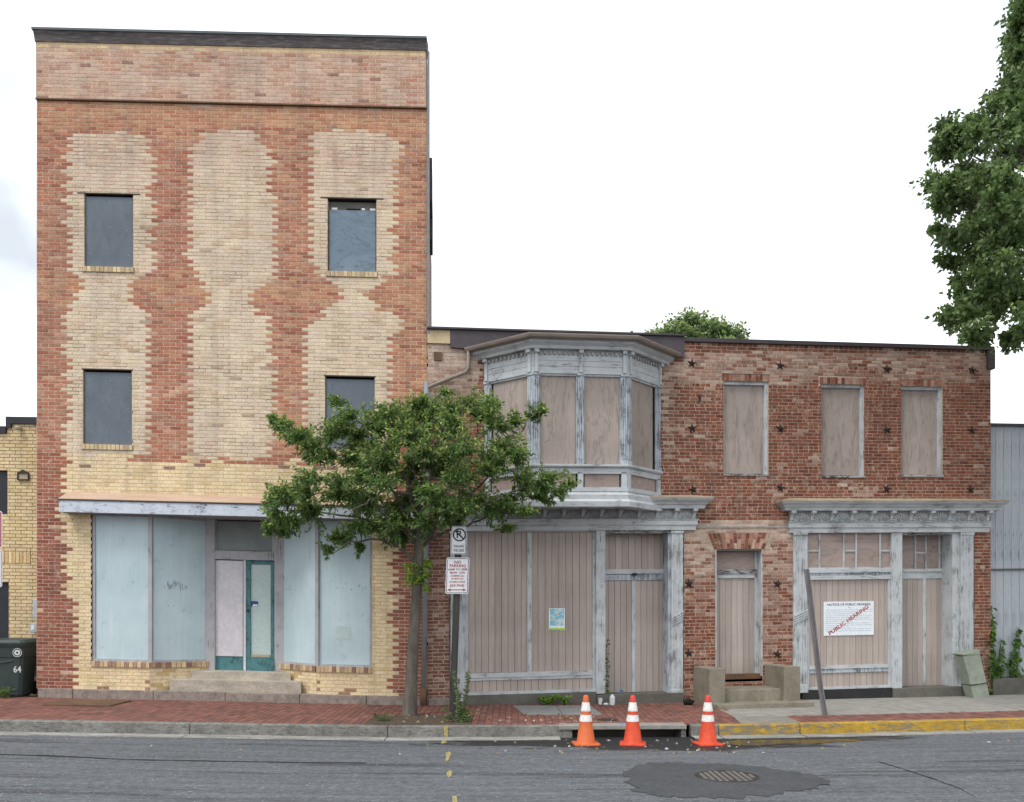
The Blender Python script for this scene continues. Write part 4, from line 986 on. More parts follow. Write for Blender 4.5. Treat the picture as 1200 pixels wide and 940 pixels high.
# ---- shopfront B
sB_ = MB().box(shopB[0] + .05, shopB[1] - .05, -.62, -.6, -.2, shopB[3]).build('shopfront', 'dark_void', row, FR, label='boarded shopfront with a barred transom and public notice')
entablature(sB_, FR.S(915, 590) + .12, FR.S(1166, 590) - .13, zrl(1040, 598, .2), zrl(1040, 587.5, .3), zrl(1040, 611.5, .06), zrl(1040, 624, .05), 11, 0, 0)
pilaster(sB_, 930, 946, 624, 812, .04, 722); pilaster(sB_, 1126, 1141, 624, 809, .04, None)
pbox(FR, 'post', 'peeling_paint_upright', sB_, 1045, 1057.5, 622, 808, -.35, .03, bevel=.004)
pbox(FR, 'board', 'transom_plywood', sB_, 945, 1046, 624, 667, -.07, -.045)
ring(FR, 'transom_frame', 'peeling_paint_level', sB_, prect(FR, 945, 1046, 622.5, 667, -.02), .035, -.09, -.02)
for x_ in (960.5, 989, 1003.5, 1031.5): pbox(FR, 'muntin', 'peeling_paint_upright', sB_, x_ - .9, x_ + .9, 624.5, 665, -.045, -.022)
for a, b in ((947, 959.6), (990, 1002.6), (1032.5, 1044)): pbox(FR, 'muntin', 'peeling_paint_level', sB_, a, b, 644.6, 646.4, -.045, -.024)
pbox(FR, 'rail', 'peeling_paint_level', sB_, 946, 1045, 666.5, 671, -.09, .01); pbox(FR, 'rail', 'weathered_paint_upright', sB_, 946, 1045, 671.2, 674, -.09, -.01); pbox(FR, 'rail', 'peeling_paint_level', sB_, 946, 1045, 674.2, 679, -.09, -.003)
planks(FR, sB_, prect(FR, 948, 1043, 678, 780, -.045), -.045, 14)
pbox(FR, 'mullion', 'peeling_paint_upright', sB_, 1041, 1045.5, 679, 806, -.08, -.017); pbox(FR, 'mullion', 'peeling_paint_upright', sB_, 944.5, 948.5, 679, 806, -.08, -.017)
pbox(FR, 'rail', 'peeling_paint_level', sB_, 948.5, 1041, 779.5, 783.5, -.08, -.003); pbox(FR, 'rail', 'weathered_paint_upright', sB_, 948.5, 1041, 783.7, 788, -.08, -.02)
planks(FR, sB_, prect(FR, 948, 1042, 787.5, 805, -.045), -.045, 14)
pbox(FR, 'sill', 'peeling_paint_level', sB_, 944, 1045, 804.5, 807.5, -.12, .012)
pbox(FR, 'base', 'base_dark', sB_, 940.5, 1046, 807.5, 824, -.2, .05, bevel=.006)
pbox(FR, 'door_step', 'base_grey', sB_, 1047, 1135, 805.5, 824, -.5, .09, bevel=.01)
pbox(FR, 'reveal', 'peeling_paint_upright', sB_, 1116, 1127, 622, 808, dA - .05, -.0)
pbox(FR, 'board', 'transom_plywood', sB_, 1050, 1112, 626, 668, dA - .03, dA)
for x_ in (1072.8, 1085, 1101): pbox(FR, 'muntin', 'peeling_paint_upright', sB_, x_ - .9, x_ + .9, 627, 666.5, dA, dA + .022)
for a, b in ((1073.7, 1084.1), (1101.9, 1110.5)): pbox(FR, 'muntin', 'peeling_paint_level', sB_, a, b, 647, 648.7, dA, dA + .02)
pbox(FR, 'jamb', 'peeling_paint_upright', sB_, 1110.5, 1114.5, 626, 806, dA - .04, dA + .04)
pbox(FR, 'transom_bar', 'peeling_paint_level', sB_, 1050, 1114, 666.5, 670, dA - .06, dA + .045); pbox(FR, 'transom_bar', 'peeling_paint_level', sB_, 1050, 1114, 670.2, 678, dA - .06, dA + .02)
planks(FR, sB_, prect(FR, 1050, 1082, 678, 806, dA), dA, 5); planks(FR, sB_, prect(FR, 1084.5, 1111, 678, 806, dA), dA, 4)
pbox(FR, 'meeting_stile', 'peeling_paint_upright', sB_, 1081.5, 1085, 678, 806, dA - .04, dA + .02)
pbox(FR, 'lintel_underside', 'old_lintel_paint', sB_, 1050, 1128, 620.5, 626.5, dA - .05, -.005)
# ---- single door with jack arch
dC = -.22; R = doorR
dr = MB().box(R[0], R[1], -.42, -.4, R[2], R[3]).build('doorway', 'dark_void', row, FR)
planks(FR, dr, prect(FR, 836, 884.5, 677, 790, dC), dC, 7)
pbox(FR, 'transom_board', 'transom_plywood', dr, 836, 886, 645, 668, dC - .03, dC)
pbox(FR, 'transom_bar', 'old_lintel_paint', dr, 836, 887, 667.5, 672.5, dC - .04, dC + .05); pbox(FR, 'transom_bar', 'peeling_paint_level', dr, 836, 887, 672.7, 677.5, dC - .04, dC + .03)
pbox(FR, 'jamb', 'peeling_paint_upright', dr, 884.5, 888, 646, 790, dC - .04, dC + .03)
MB().box(R[1] - .02, R[1] - .001, dC, .0, R[2] + .1, R[3]).build('reveal', 'peeling_paint_upright', dr, FR); MB().box(R[0] + .001, R[0] + .02, dC, .0, R[2] + .1, R[3]).build('reveal', 'peeling_paint_upright', dr, FR)
MB().box(R[0] + .001, R[1] - .001, dC - .1, -.004, R[3] - .03, R[3] + .004).build('lintel', 'base_grey', dr, FR)
pbox(FR, 'threshold', 'rust_plate', dr, 839, 893, 790, 796, dC - .1, -.05)

# ---- bay window
pB = .72
bA = (FR.S(567.5, 500), 0.); bB = (FR.S(624.5, 500, pB), pB); bC = (FR.S(735.5, 500, pB), pB); bE = (FR.S(774.5, 500), 0.)
bay = MB().prism([(bA[0] + .08, .01), (bB[0] + .05, pB - .12), (bC[0] - .05, pB - .12), (bE[0] - .08, .01)], zrl(680, 572, pB), zrl(680, 410, pB)).build('bay_window', 'dark_void', row, FR)
pth = [bA, bB, bC, bE]
zb = lambda py: zrl(680, py, pB)
z_sill, z_head = zb(546), zb(439)
def bmould(name, mat, prof, path=None): return MB().mould(path or pth, prof).build(name, mat, bay, FR)
ply = C
# panels per face
faces_ = [(bA, bB, 1), (bB, bC, 2), (bC, bE, 1)]
for A, B, cnt in faces_:
    Ln = math.hypot(B[0] - A[0], B[1] - A[1]); e = .12; w_ = (Ln - e * (cnt + 1) + (.0)) / cnt
    for i in range(cnt):
        u0 = e + i * (w_ + e)
        o = MB().lbox(A, B, u0 - .01, u0 + w_ + .01 - (.03 if cnt == 2 and i == 0 else 0), -.075, -.055, z_sill, z_head + .01).build('board', 'taupe_plywood', bay, FR)
        MB().lbox(A, B, u0 - .01, u0 + .012, -.055, -.02, z_sill, z_head - .024).lbox(A, B, u0 + w_ - .012, u0 + w_ + .01, -.055, -.02, z_sill, z_head - .024).lbox(A, B, u0 - .01, u0 + w_ + .01, -.055, -.022, z_head - .022, z_head + .012).build('window_frame', 'peeling_paint_upright', bay, FR)
        if cnt == 2 and i == 0:
            MB().lbox(A, B, u0 + w_ - .05, u0 + w_ + .005, -.095, -.085, z_sill + .1, z_head - .08).build('white_gap_strip', 'notice_white', bay, FR)  # white strip added behind the board's short edge
        MB().lbox(A, B, u0 + .02, u0 + w_ - .02, -.07, -.04, zb(571), zb(555)).build('lower_panel', 'transom_plywood', bay, FR)
    # fluted posts
    us = [0.] + [e + i * (w_ + e) + w_ for i in range(cnt)]
    for i, u in enumerate(us):
        q0, q1 = u + (.0 if 0 < i else .0), u + e
        m_ = MB().lbox(A, B, q0 + .002, q1 - .002, -.10, .0, z_sill + .02, z_head + .02)
        for f_ in (.22, .5, .78): m_.lbox(A, B, q0 + e * f_ - .012, q0 + e * f_ + .012, .0, .012, z_sill + .12, z_head - .06)
        m_.lbox(A, B, q0 - .006, q1 + .006, -.09, .02, z_head - .02, z_head + .03).lbox(A, B, q0 - .004, q1 + .004, -.09, .018, z_sill + .02, z_sill + .10)
        m_.build('post', 'weathered_paint_upright', bay, FR)
        MB().lbox(A, B, q0 + .01, q1 - .01, -.09, .0, zb(572), zb(553)).build('lower_post', 'peeling_paint_upright', bay, FR)
        # bracket blocks in the entablature
        MB().lbox(A, B, q0 + .03, q1 - .03, -.05, .04, z_head + .03, zb(411)).lbox(A, B, q0 + .02, q1 - .02, -.05, .085, zb(415), zb(411.2)).build('bracket', 'peeling_paint_upright', bay, FR)
    n_d = int(Ln / .085); dm = MB()
    for i in range(n_d):
        u = (i + .5) * Ln / n_d; dm.lbox(A, B, u - .02, u + .02, .0, .035, zb(416.5), zb(412.5))
    dm.build('dentil_row', 'mottled_grey_paint', bay, FR, kind='stuff')
bmould('sill', 'peeling_paint_level', [(-.1, zb(548)), (.03, zb(548)), (.055, zb(546.5)), (.055, zb(544.5)), (-.1, zb(543))])
bmould('apron_rail', 'peeling_paint_level', [(-.1, zb(555)), (.0, zb(555)), (.0, zb(548.2)), (-.1, zb(548.2))])
bmould('apron_rail', 'peeling_paint_level', [(-.1, zb(576)), (.012, zb(576)), (.012, zb(571)), (-.1, zb(571))])
bmould('base_moulding', 'peeling_paint_level', [(-.2, zb(594)), (.05, zb(594)), (.06, zb(588)), (.025, zb(585)), (.03, zb(580)), (.0, zb(576.2)), (-.2, zb(576.2))])
bmould('frieze', 'peeling_paint_level', [(-.1, z_head + .012), (.004, z_head + .012), (.004, zb(430)), (-.1, zb(430))])
bmould('frieze', 'peeling_paint_level', [(-.1, zb(429.8)), (.008, zb(429.8)), (.008, zb(424)), (.018, zb(423)), (.018, zb(421.6)), (-.1, zb(421.6))])
bmould('frieze', 'peeling_paint_level', [(-.1, zb(421.4)), (.002, zb(421.4)), (.002, zb(411)), (-.1, zb(411))])
def ext(d):
    e = []
    for P_, Q_ in ((bA, bB), (bE, bC)):
        l_ = math.hypot(Q_[0] - P_[0], Q_[1] - P_[1]); e.append((P_[0] - (Q_[0] - P_[0]) / l_ * d, P_[1] - (Q_[1] - P_[1]) / l_ * d))
    return [e[0], bB, bC, e[1]]
bmould('cornice', 'peeling_paint_level', [(-.15, zb(411)), (.10, zb(411)), (.12, zb(408)), (.19, zb(405)), (.20, zb(402)), (-.15, zb(402))], ext(.16))
bmould('soffit', 'copper_gutter', [(-.15, zb(401.8)), (.20, zb(401.8)), (.22, zb(398)), (-.15, zb(398))], ext(.2))
gut = [(.21, zb(402.5)), (.255, zb(402.8)), (.29, zb(401.5)), (.305, zb(399)), (.305, zb(397.5)), (.21, zb(397.5))]
bmould('gutter', 'copper_gutter', gut, ext(.22))
zq = zb(397.2)
rp_ = MB(); off = .24
q_ = MB().mould(ext(.22), [(off, zq), (off - .01, zq)]).v[::2]
rp_.add([(q_[0][0], q_[0][1], zq), (q_[1][0], q_[1][1], zq), (q_[2][0], q_[2][1], zq), (q_[3][0], q_[3][1], zq), (bE[0], .0, zq + .12), (bA[0], .0, zq + .12)], [(0, 1, 5), (1, 2, 4, 5), (2, 3, 4)]).build('roof', 'dark_flashing', bay, FR)
# downpipe from the bay gutter to the pavement
ge = q_[0]; s_d = FR.S(499.5, 560, .1)
dp = [(ge[0] + .03, ge[1] + .05, zb(400)), (ge[0] + .03, ge[1] + .02, zrl(547, 430, .1)), (ge[0] - .02, .10, zrl(545, 436, .1)), (FR.S(508, 452, .1), .09, zrl(508, 451, .1)), (s_d + .02, .09, zrl(501, 454, .1)), (s_d, .09, zrl(500, 462, .1))]
MB().tube(dp, .035, 10).build('downpipe_elbow', 'copper_gutter', row, FR, smooth=True)
MB().tube([(s_d, .09, zrl(500, 448, .1)), (s_d, .09, zrl(500, 640, .1)), (s_d - .05, .09, zrl(496, 806, .1))], .045, 10).build('downpipe', 'galvanised_pipe', row, FR, smooth=True)
MB().tube([(s_d - .05, .09, zrl(496, 806, .1)), (s_d - .05, .09, zrl(496, 828, .1))], .058, 10).build('downpipe_boot', 'rust_plate', row, FR, smooth=True)
MB().box(FR.S(498, 820) + .06, FR.S(528, 820) - .01, -.1, .04, -.2, zrl(513, 818)).build('wall_footing', 'granite_plinth', row, FR, bevel=.01)

# ------------------------------------------------------------------ notice, poster, stoop
sn = FR.root('public_notice', label='white public hearing notice with diagonal red lettering on the plank panel', category='notice')
R = prect(FR, 965.5, 1024, 705, 744.5, -.03); s0, s1, z0, z1 = R
MB().box(s0, s1, -.045, -.030, z0, z1).build('board', 'notice_white', sn, FR)
put_text(MB(), 'NOTICE OF PUBLIC HEARING', (s0 + s1) / 2, z1 - .055, (s1 - s0) * .86, .045, -.0285).build('heading', 'notice_ink', sn, FR)
put_text(MB(), 'PUBLIC HEARING', (s0 + s1) / 2 - .01, (z0 + z1) / 2 - .03, (s1 - s0) * .93, .075, -.0275, math.radians(33)).build('diagonal_lettering', 'notice_red', sn, FR)
m_ = MB(); m_.box((s0 + s1) / 2 - .02, (s0 + s1) / 2 + .02, -.0295, -.0288, z1 - .125, z1 - .105)
for i in range(12):
    z = z1 - .16 - i * .037; u = s0 + .04
    while u < s1 - .08:
        q = random.uniform(.02, .07); m_.box(u, u + q, -.0295, -.0288, z - .006, z + .006); u += q + .012
        if i in (2, 6, 9) and u > (s0 + s1) / 2 + random.uniform(0, .2): break
m_.build('small_print', 'notice_faint', sn, FR, kind='stuff')
po = FR.root('poster', label='small pale blue paper poster stapled to the planks', category='poster')
R = prect(FR, 643.5, 662, 713, 736, -.03); s0, s1, z0, z1 = R
MB().box(s0, s1, -.042, -.038, z0, z1).build('paper', 'notice_white', po, FR)
MB().box(s0 + .015, s1 - .015, -.038, -.0365, z0 + .04, z1 - .01).build('print', 'poster_print', po, FR)
MB().plate([(s0 - .01, z0 - .03), (s1 + .01, z0 - .045), (s1 + .005, z0 + .002), (s0, z0 - .004)], -.044, -.040).build('tape', 'poster_tape', po, FR)
stp = FR.root('door_stoop', label='concrete stoop with two square cheek blocks before the narrow plank door', category='stoop')
pS = .85
SB = [FR.S(831.5, 790, pS), FR.S(850, 790, pS), FR.S(919, 790, pS), FR.S(938, 790, pS)]
zt = zrl(840, 783.5, pS); zg_ = -.32
for a, b in ((SB[0], SB[1]), (SB[2], SB[3])):
    MB().box(a, b, .012, pS, zg_, zt).build('cheek_block', 'stoop_concrete', stp, FR, bevel=.012)
zm = zrl(885, 808, pS - .1)
MB().box(SB[1] + .002, SB[2] - .002, .012, pS - .10, zg_, zm).build('step', 'stoop_concrete', stp, FR, bevel=.01)
zl_ = zrl(885, 825, pS + .3)
MB().box(SB[0] + .05, SB[3] + .12, .3, pS + .28, zg_, zl_).build('step', 'stoop_concrete', stp, FR, bevel=.01)

# ------------------------------------------------------------------ neighbours
FY = Frame(((41 - 600) / F * (D + .75) + .0, .75, .1), 0, -.015)
yel = FY.root('yellow_brick_building', label='yellow brick building with dark coping beyond the tall building', category='building')
def col_yel(px, py):
    r = random.random()
    return vary(C(216, 197, 156) if r < .7 else C(209, 188, 144), .04), C(166, 142, 112), .006
sW = -7.
yw = prect(FY, -70, 8.7, 551, 602); yd_ = prect(FY, -30, 10.2, 682, 830); ysold = prect(FY, -20, 36, 646, 660)
zy1 = FY.P(20, 497)[1]; zy2 = FY.P(4, 508)[1]
brickwork(FY, yel, lambda z: (-7., .44) if z < zy2 - .02 else (FY.S(8.3, 500), .44), zy1, -.2, [yw, yd_, ysold], col_yel, hidden=lambda px, py: px < 2, singles=300)
MB().box(yw[0], yw[1], -.1, -.05, yw[2], yw[3]).build('window', 'dark_panel', yel, FY); MB().box(yd_[0], yd_[1], -.1, -.05, yd_[2], yd_[3]).build('door', 'dark_panel', yel, FY)
rowlock(FY, 'soldier_brick', yel, ysold, -.05, .012, 13, [C(218, 192, 144), C(208, 180, 130)])
sc_ = FY.S(8.3, 500)
MB().box(-.0 + sc_, .44, -.35, .05, zy1, FY.P(20, 489)[1]).box(sc_ - .0, sc_ + .10, -.35, .048, zy2 + .1, zy1 - .001).build('coping', 'dark_panel', yel, FY)
MB().box(-7, sc_ - .001, -.35, .05, zy2, FY.P(4, 500)[1]).build('coping', 'dark_panel', yel, FY)
MB().add([(-7, 0, -.2), (-7, -8, -.2), (-7, -8, zy2), (-7, 0, zy2)], [(0, 1, 2, 3)]).add([(-7, -8, -.2), (-.3, -8, -.2), (-.3, -8, zy2), (-7, -8, zy2)], [(0, 1, 2, 3)]).add([(-7, -.0, zy2 - .05), (-.05, -.0, zy2 - .05), (-.3, -8, zy2 - .05), (-7, -8, zy2 - .05)], [(0, 1, 2, 3)]).build('body', 'roof_grey', yel, FY)
fl = FY.root('flood_light', label='small white floodlight under the dark coping of the yellow wall', category='light')
s_, z_ = FY.P(24.5, 503); m_ = MB(); m_.lathe((s_, .09, z_ - .035), [(0, .0), (.05, .005), (.065, .04), (.05, .07), (0, .075)], 12).tube([(s_, .0, z_ + .02), (s_, .09, z_ + .02)], .02, 6); m_.build('lamp_head', 'stone_ledge', fl, FY)
wl = FY.root('wall_lantern', label='dark little lantern frame fixed to the yellow brick wall', category='lantern')
s_, z_ = FY.P(28.5, 557)
m_ = MB(); m_.box(s_ - .11, s_ + .11, .02, .05, z_ + .03, z_ + .05).box(s_ - .11, s_ - .09, .02, .05, z_ - .08, z_ + .03).box(s_ + .09, s_ + .11, .02, .05, z_ - .08, z_ + .03).box(s_ - .11, s_ + .11, .02, .05, z_ - .10, z_ - .08).plate([(s_ - .08, z_ + .05), (s_ + .08, z_ + .05), (s_, z_ + .10)], .02, .05).build('frame', 'old_iron', wl, FY)
MB().box(s_ - .09, s_ + .09, .0, .03, z_ - .08, z_ + .03).build('glass', 'stone_ledge', wl, FY)
# meter boxes beside the corner
mt = FY.root('meter_cabinet', label='grey electric meter boxes joined by a conduit at the building corner', category='meter')
nm = .16
for a, b, c, d in ((38, 44.5, 702, 724), (35, 42.8, 730, 741.5), (38, 44.5, 765, 793)):
    pbox(FY, 'box', 'meter_grey', mt, a, b, c, d, 0, nm, bevel=.012)
s_ = FY.S(43.5, 750, nm)
MB().tube([(s_, .1, FY.P(44, 724, nm)[1]), (s_, .1, FY.P(44, 765, nm)[1])], .028, 8).tube([(s_ + .03, .17, FY.P(44, 742, nm)[1]), (s_ + .05, .17, FY.P(46, 815, nm)[1])], .022, 8).build('conduit', 'galvanised_pipe', mt, FY)
s_, z_ = FY.P(38.5, 735.5, nm); MB().box(s_ - .03, s_ + .03, nm, nm + .008, z_ - .045, z_ + .045).build('meter_face', 'sign_white', mt, FY)
# grey siding building on the right
FS = Frame((X0 + math.cos(th) * (SE + .02) + math.sin(th) * -.12, 0 + math.sin(th) * (SE + .02) + math.cos(th) * .12, 0.), th, .0164)
sid = FS.root('siding_building', label='low building of grey painted vertical boards beside the brick corner', category='building')
zt_ = FS.P(1180, 500)[1]; zj = FS.P(1180, 667.5)[1]; zb_ = FS.P(1180, 794)[1]
wd = .175; nb_ = 30; pr_ = None
MB().box(0, nb_ * wd, -.05, -.022, zb_, zt_).build('wall_backing', 'siding_paint', sid, FS)
for z0, z1 in ((zj + .02, zt_), (zb_, zj - .012)):
    pr_ = None
    for i in range(nb_):
        if pr_ is None: pr_ = o = MB().box(.003, wd - .003, -.022, .0, z0, z1).build('board', 'siding_paint', sid, FS)
        else: o = copy(pr_, sid, (wd * i, random.uniform(-.004, .004), FS.k * wd * i))
MB().box(0, nb_ * wd, -.01, .045, zj - .01, zj + .018).build('ledge', 'base_grey', sid, FS)
MB().box(-.0, nb_ * wd, -.3, .05, zt_ + .001, zt_ + .055).build('coping', 'dark_flashing', sid, FS)
MB().box(-.02, nb_ * wd, -.1, .20, -.25, zb_ - .002).build('footing', 'base_grey', sid, FS, bevel=.01)
MB().add([(nb_ * wd, 0, -.2), (nb_ * wd, -7, -.2), (nb_ * wd, -7, zt_), (nb_ * wd, 0, zt_)], [(0, 1, 2, 3)]).add([(.1, -.1, zt_ - .02), (nb_ * wd, -.1, zt_ - .02), (nb_ * wd, -7, zt_ - .02), (.1, -7, zt_ - .02)], [(0, 1, 2, 3)]).build('body', 'roof_grey', sid, FS)

# ------------------------------------------------------------------ street things
def at(o, px, py, fn): o.location = ground(px, py, fn); return o
def empty(name, loc, rz=0, **kw):
    o = bpy.data.objects.new(name, None); COL.objects.link(o); o.location = loc; o.rotation_euler = (0, 0, rz); o.empty_display_size = .2
    for k_, v in kw.items(): o[k_] = v
    return o
# cones
def cone(px, py, body, tip, lab, rz, lean):
    r = empty('traffic_cone', ground(px, py, zr), rz, label=lab, category='cone', group='traffic cones along the gutter')
    r.rotation_euler = (lean, 0, rz)
    h = .70; rad = lambda z: .135 - (.135 - .033) * z / h
    MB().prism([(-.185, -.15), (-.15, -.185), (.15, -.185), (.185, -.15), (.185, .15), (.15, .185), (-.15, .185), (-.185, .15)], .0, .028).build('base', body, r, bevel=.008)
    segs = [('body', body, .026, .33), ('collar', 'cone_white', .33, .425), ('body', body, .425, .475), ('collar', 'cone_white', .475, .60), ('tip', tip, .60, h)]
    for nm_, mt_, z0, z1 in segs:
        e = .004 if nm_ == 'collar' else 0
        pf = [(rad(z0) + e + (.012 if z0 < .03 else 0), z0), (rad(z0) + e, z0 + .015), (rad(z1) + e, z1)]
        if nm_ == 'tip': pf = [(rad(z0), z0), (rad(z1) + .004, z1 - .02), (rad(z1) - .008, z1), (.018, z1), (.016, z1 - .05)]
        if nm_ == 'collar': pf = [(rad(z0) - .01, z0)] + pf + [(rad(z1) - .01, z1)]
        MB().lathe((0, 0, 0), pf, 28).build(nm_, mt_, r, smooth=nm_ != 'collar')
    return r
cone(686.5, 872.5, 'cone_faded', 'cone_faded', 'faded pale orange traffic cone in front of the drain opening', .1, 0)
cone(741.5, 872.5, 'cone_orange', 'cone_red', 'bright orange traffic cone with red tip beside the blue paint mark', -.15, 0)
cone(829.5, 872.5, 'cone_orange', 'cone_red', 'bright orange traffic cone in front of the yellow kerb end', .2, 0)
# no-parking post
gx, gy, gz = ground(529.5, 843, zs)
FP = Frame((gx, gy, gz), 0.03, 0)
sp = FP.root('parking_sign_post', label='dark sign post with two white no parking plates at the tree pit', category='sign post')
tp = FP.P(538, 612); bt = FP.P(529.5, 843)
lean_s = lambda z: tp[0] * (z / tp[1])
m_ = MB(); zt = tp[1] + .0
m_.add([(-.03, -.02, -.3), (.03, -.02, -.3), (.03, .02, -.3), (-.03, .02, -.3), (tp[0] - .03, -.02, zt), (tp[0] + .03, -.02, zt), (tp[0] + .03, .02, zt), (tp[0] - .03, .02, zt)], BOXF)
for sg in (-1, 1):
    a = sg * .042; m_.add([(a - .012, -.0, -.3), (a + .012, -.0, -.3), (a + .012, .012, -.3), (a - .012, .012, -.3), (tp[0] + a - .012, .0, zt), (tp[0] + a + .012, .0, zt), (tp[0] + a + .012, .012, zt), (tp[0] + a - .012, .012, zt)], BOXF)
m_.build('post', 'post_steel', sp, FP)
def rrect(s0, s1, z0, z1, r, sk=0.):
    P = []
    for cx_, cz_, a0 in ((s1 - r, z1 - r, 0), (s0 + r, z1 - r, 90), (s0 + r, z0 + r, 180), (s1 - r, z0 + r, 270)):
        for q in range(0, 91, 30):
            a = math.radians(a0 + q); P.append((cx_ + r * math.cos(a), cz_ + r * math.sin(a)))
    zm_ = (z0 + z1) / 2
    return [(x + sk * (z - zm_), z) for x, z in P]
def bordered(mb, s0, s1, z0, z1, ins, w_, n, r=.03, sk=0.):
    o_ = rrect(s0 + ins, s1 - ins, z0 + ins, z1 - ins, r, sk); i_ = rrect(s0 + ins + w_, s1 - ins - w_, z0 + ins + w_, z1 - ins - w_, r * .7, sk); k = len(o_)
    return mb.add([(a, n, b) for a, b in o_] + [(a, n, b) for a, b in i_], [(i, (i + 1) % k, k + (i + 1) % k, k + i) for i in range(k)])
nS = .05; skw = tp[0] / tp[1]
s0, s1, z0, z1 = prect(FP, 528.5, 546.5, 616.5, 649.5, nS)
pl = MB().plate(rrect(s0, s1, z0, z1, .02, skw), nS - .004, nS).build('upper_plate', 'sign_white', sp, FP)
m_ = bordered(MB(), s0, s1, z0, z1, .008, .006, nS + .0012, .015, skw); cx_, cz_ = (s0 + s1) / 2 + .012, z1 - .14; rO, rI = .105, .083
kk = 32; m_.add([(cx_ + rO * math.cos(2 * math.pi * i / kk), nS + .0015, cz_ + rO * math.sin(2 * math.pi * i / kk)) for i in range(kk)] + [(cx_ + rI * math.cos(2 * math.pi * i / kk), nS + .0015, cz_ + rI * math.sin(2 * math.pi * i / kk)) for i in range(kk)], [(i, (i + 1) % kk, kk + (i + 1) % kk, kk + i) for i in range(kk)])
m_.add([(cx_ - .068, nS + .002, cz_ + .052), (cx_ - .052, nS + .002, cz_ + .068), (cx_ + .068, nS + .002, cz_ - .052), (cx_ + .052, nS + .002, cz_ - .068)], [(0, 1, 2, 3)])
put_text(m_, 'P', cx_ - .008, cz_ + .01, .075, .12, nS + .0018)
put_text(m_, 'TOW-AWAY', cx_ - .01, z0 + .125, .17, .045, nS + .0015); put_text(m_, 'THIS SIDE', cx_ - .012, z0 + .06, .17, .045, nS + .0015)
m_.build('upper_print', 'sign_black', pl, FP)
s0, s1, z0, z1 = prect(FP, 522.5, 549.5, 653.5, 696, nS)
pl = MB().plate(rrect(s0, s1, z0, z1, .03, skw), nS - .004, nS).build('lower_plate', 'sign_white', sp, FP)
bordered(MB(), s0, s1, z0, z1, .012, .009, nS + .0012, .025, skw).build('border', 'sign_black', pl, FP)
m_ = MB(); hh = z1 - z0; ww = s1 - s0; cm = (s0 + s1) / 2
for tx, f_, wf, hf in (('NO', .875, .30, .085), ('PARKING', .775, .70, .085), ('6AM TO 5PM', .675, .80, .062), ('MON - SUN', .585, .64, .062), ('COMMERCIAL', .495, .60, .048), ('30 MINUTE', .415, .52, .048), ('LOADING ZONE', .330, .68, .052), ('$50 FINE', .225, .62, .082)):
    put_text(MB(), tx, cm + skw * (z0 + hh * f_ - (z0 + z1) / 2), z0 + hh * f_, ww * wf, hh * hf, nS + .0015).build('text_line', 'sign_red', pl, FP)
az = z0 + hh * .11; ca = cm - .01
MB().plate([(ca - .15, az), (ca - .10, az - .024), (ca - .10, az - .007), (ca + .10, az - .007), (ca + .10, az - .024), (ca + .15, az), (ca + .10, az + .024), (ca + .10, az + .007), (ca - .10, az + .007), (ca - .10, az + .024)], nS + .001, nS + .0016).build('arrow', 'sign_red', pl, FP)
MB().box(cm - .02 + .02, cm + .05, nS - .03, nS + .01, z1 + .005, z1 + .035).build('clamp', 'post_steel', sp, FP)
# edge of a sign at the far left
gx, gy, gz = ground(-16, 838, zs); FQ = Frame((gx, gy, gz), .0, 0)
sq_ = FQ.root('street_sign_post', label='red bordered white plates on a post just by the yellow building', category='sign post')
MB().box(-.03, .03, -.03, .0, -.3, FQ.P(-16, 606)[1]).build('post', 'post_steel', sq_, FQ)
for a, b, mt_ in ((599, 642, 'sign_red'), (644.5, 688, 'sign_black')):
    s0, s1, z0, z1 = prect(FQ, -34, 2.2, a, b, .03)
    p_ = MB().plate(rrect(s0, s1, z0, z1, .03), .02, .024).build('plate', 'sign_white', sq_, FQ)
    bordered(MB(), s0, s1, z0, z1, .01, .02 if mt_ == 'sign_red' else .008, .0255, .03).build('border', mt_, p_, FQ)
# leaning bent post
gx, gy, gz = ground(966.5, 838, zs); FO = Frame((gx, gy, gz), 0.05, 0)
lp = FO.root('leaning_post', label='bent bare steel post leaning at the kerb before the public notice', category='post')
pts = [FO.P(a, b) for a, b in ((967, 842), (966, 835), (961, 805), (957, 770), (953, 735), (949, 700), (946.5, 680), (944.5, 667))]
m_ = MB(); W_ = .044
for k_, (sgn, wv, d0, d1) in enumerate(((0, .03, -.012, .0), (-1, .009, .0, .028), (1, .009, .0, .028))):
    c_ = sgn * .034; b0 = len(m_.v)
    for s_, z_ in pts: m_.v += [(s_ + c_ - wv, d0, z_), (s_ + c_ + wv, d0, z_), (s_ + c_ + wv, d1, z_), (s_ + c_ - wv, d1, z_)]
    for i in range(len(pts) - 1):
        for j in range(4): m_.f.append((b0 + i * 4 + j, b0 + i * 4 + (j + 1) % 4, b0 + i * 4 + 4 + (j + 1) % 4, b0 + i * 4 + 4 + j))
    m_.f.append((b0, b0 + 1, b0 + 2, b0 + 3)); e_ = b0 + (len(pts) - 1) * 4; m_.f.append((e_, e_ + 1, e_ + 2, e_ + 3))
m_.build('post', 'lean_post_steel', lp, FO)
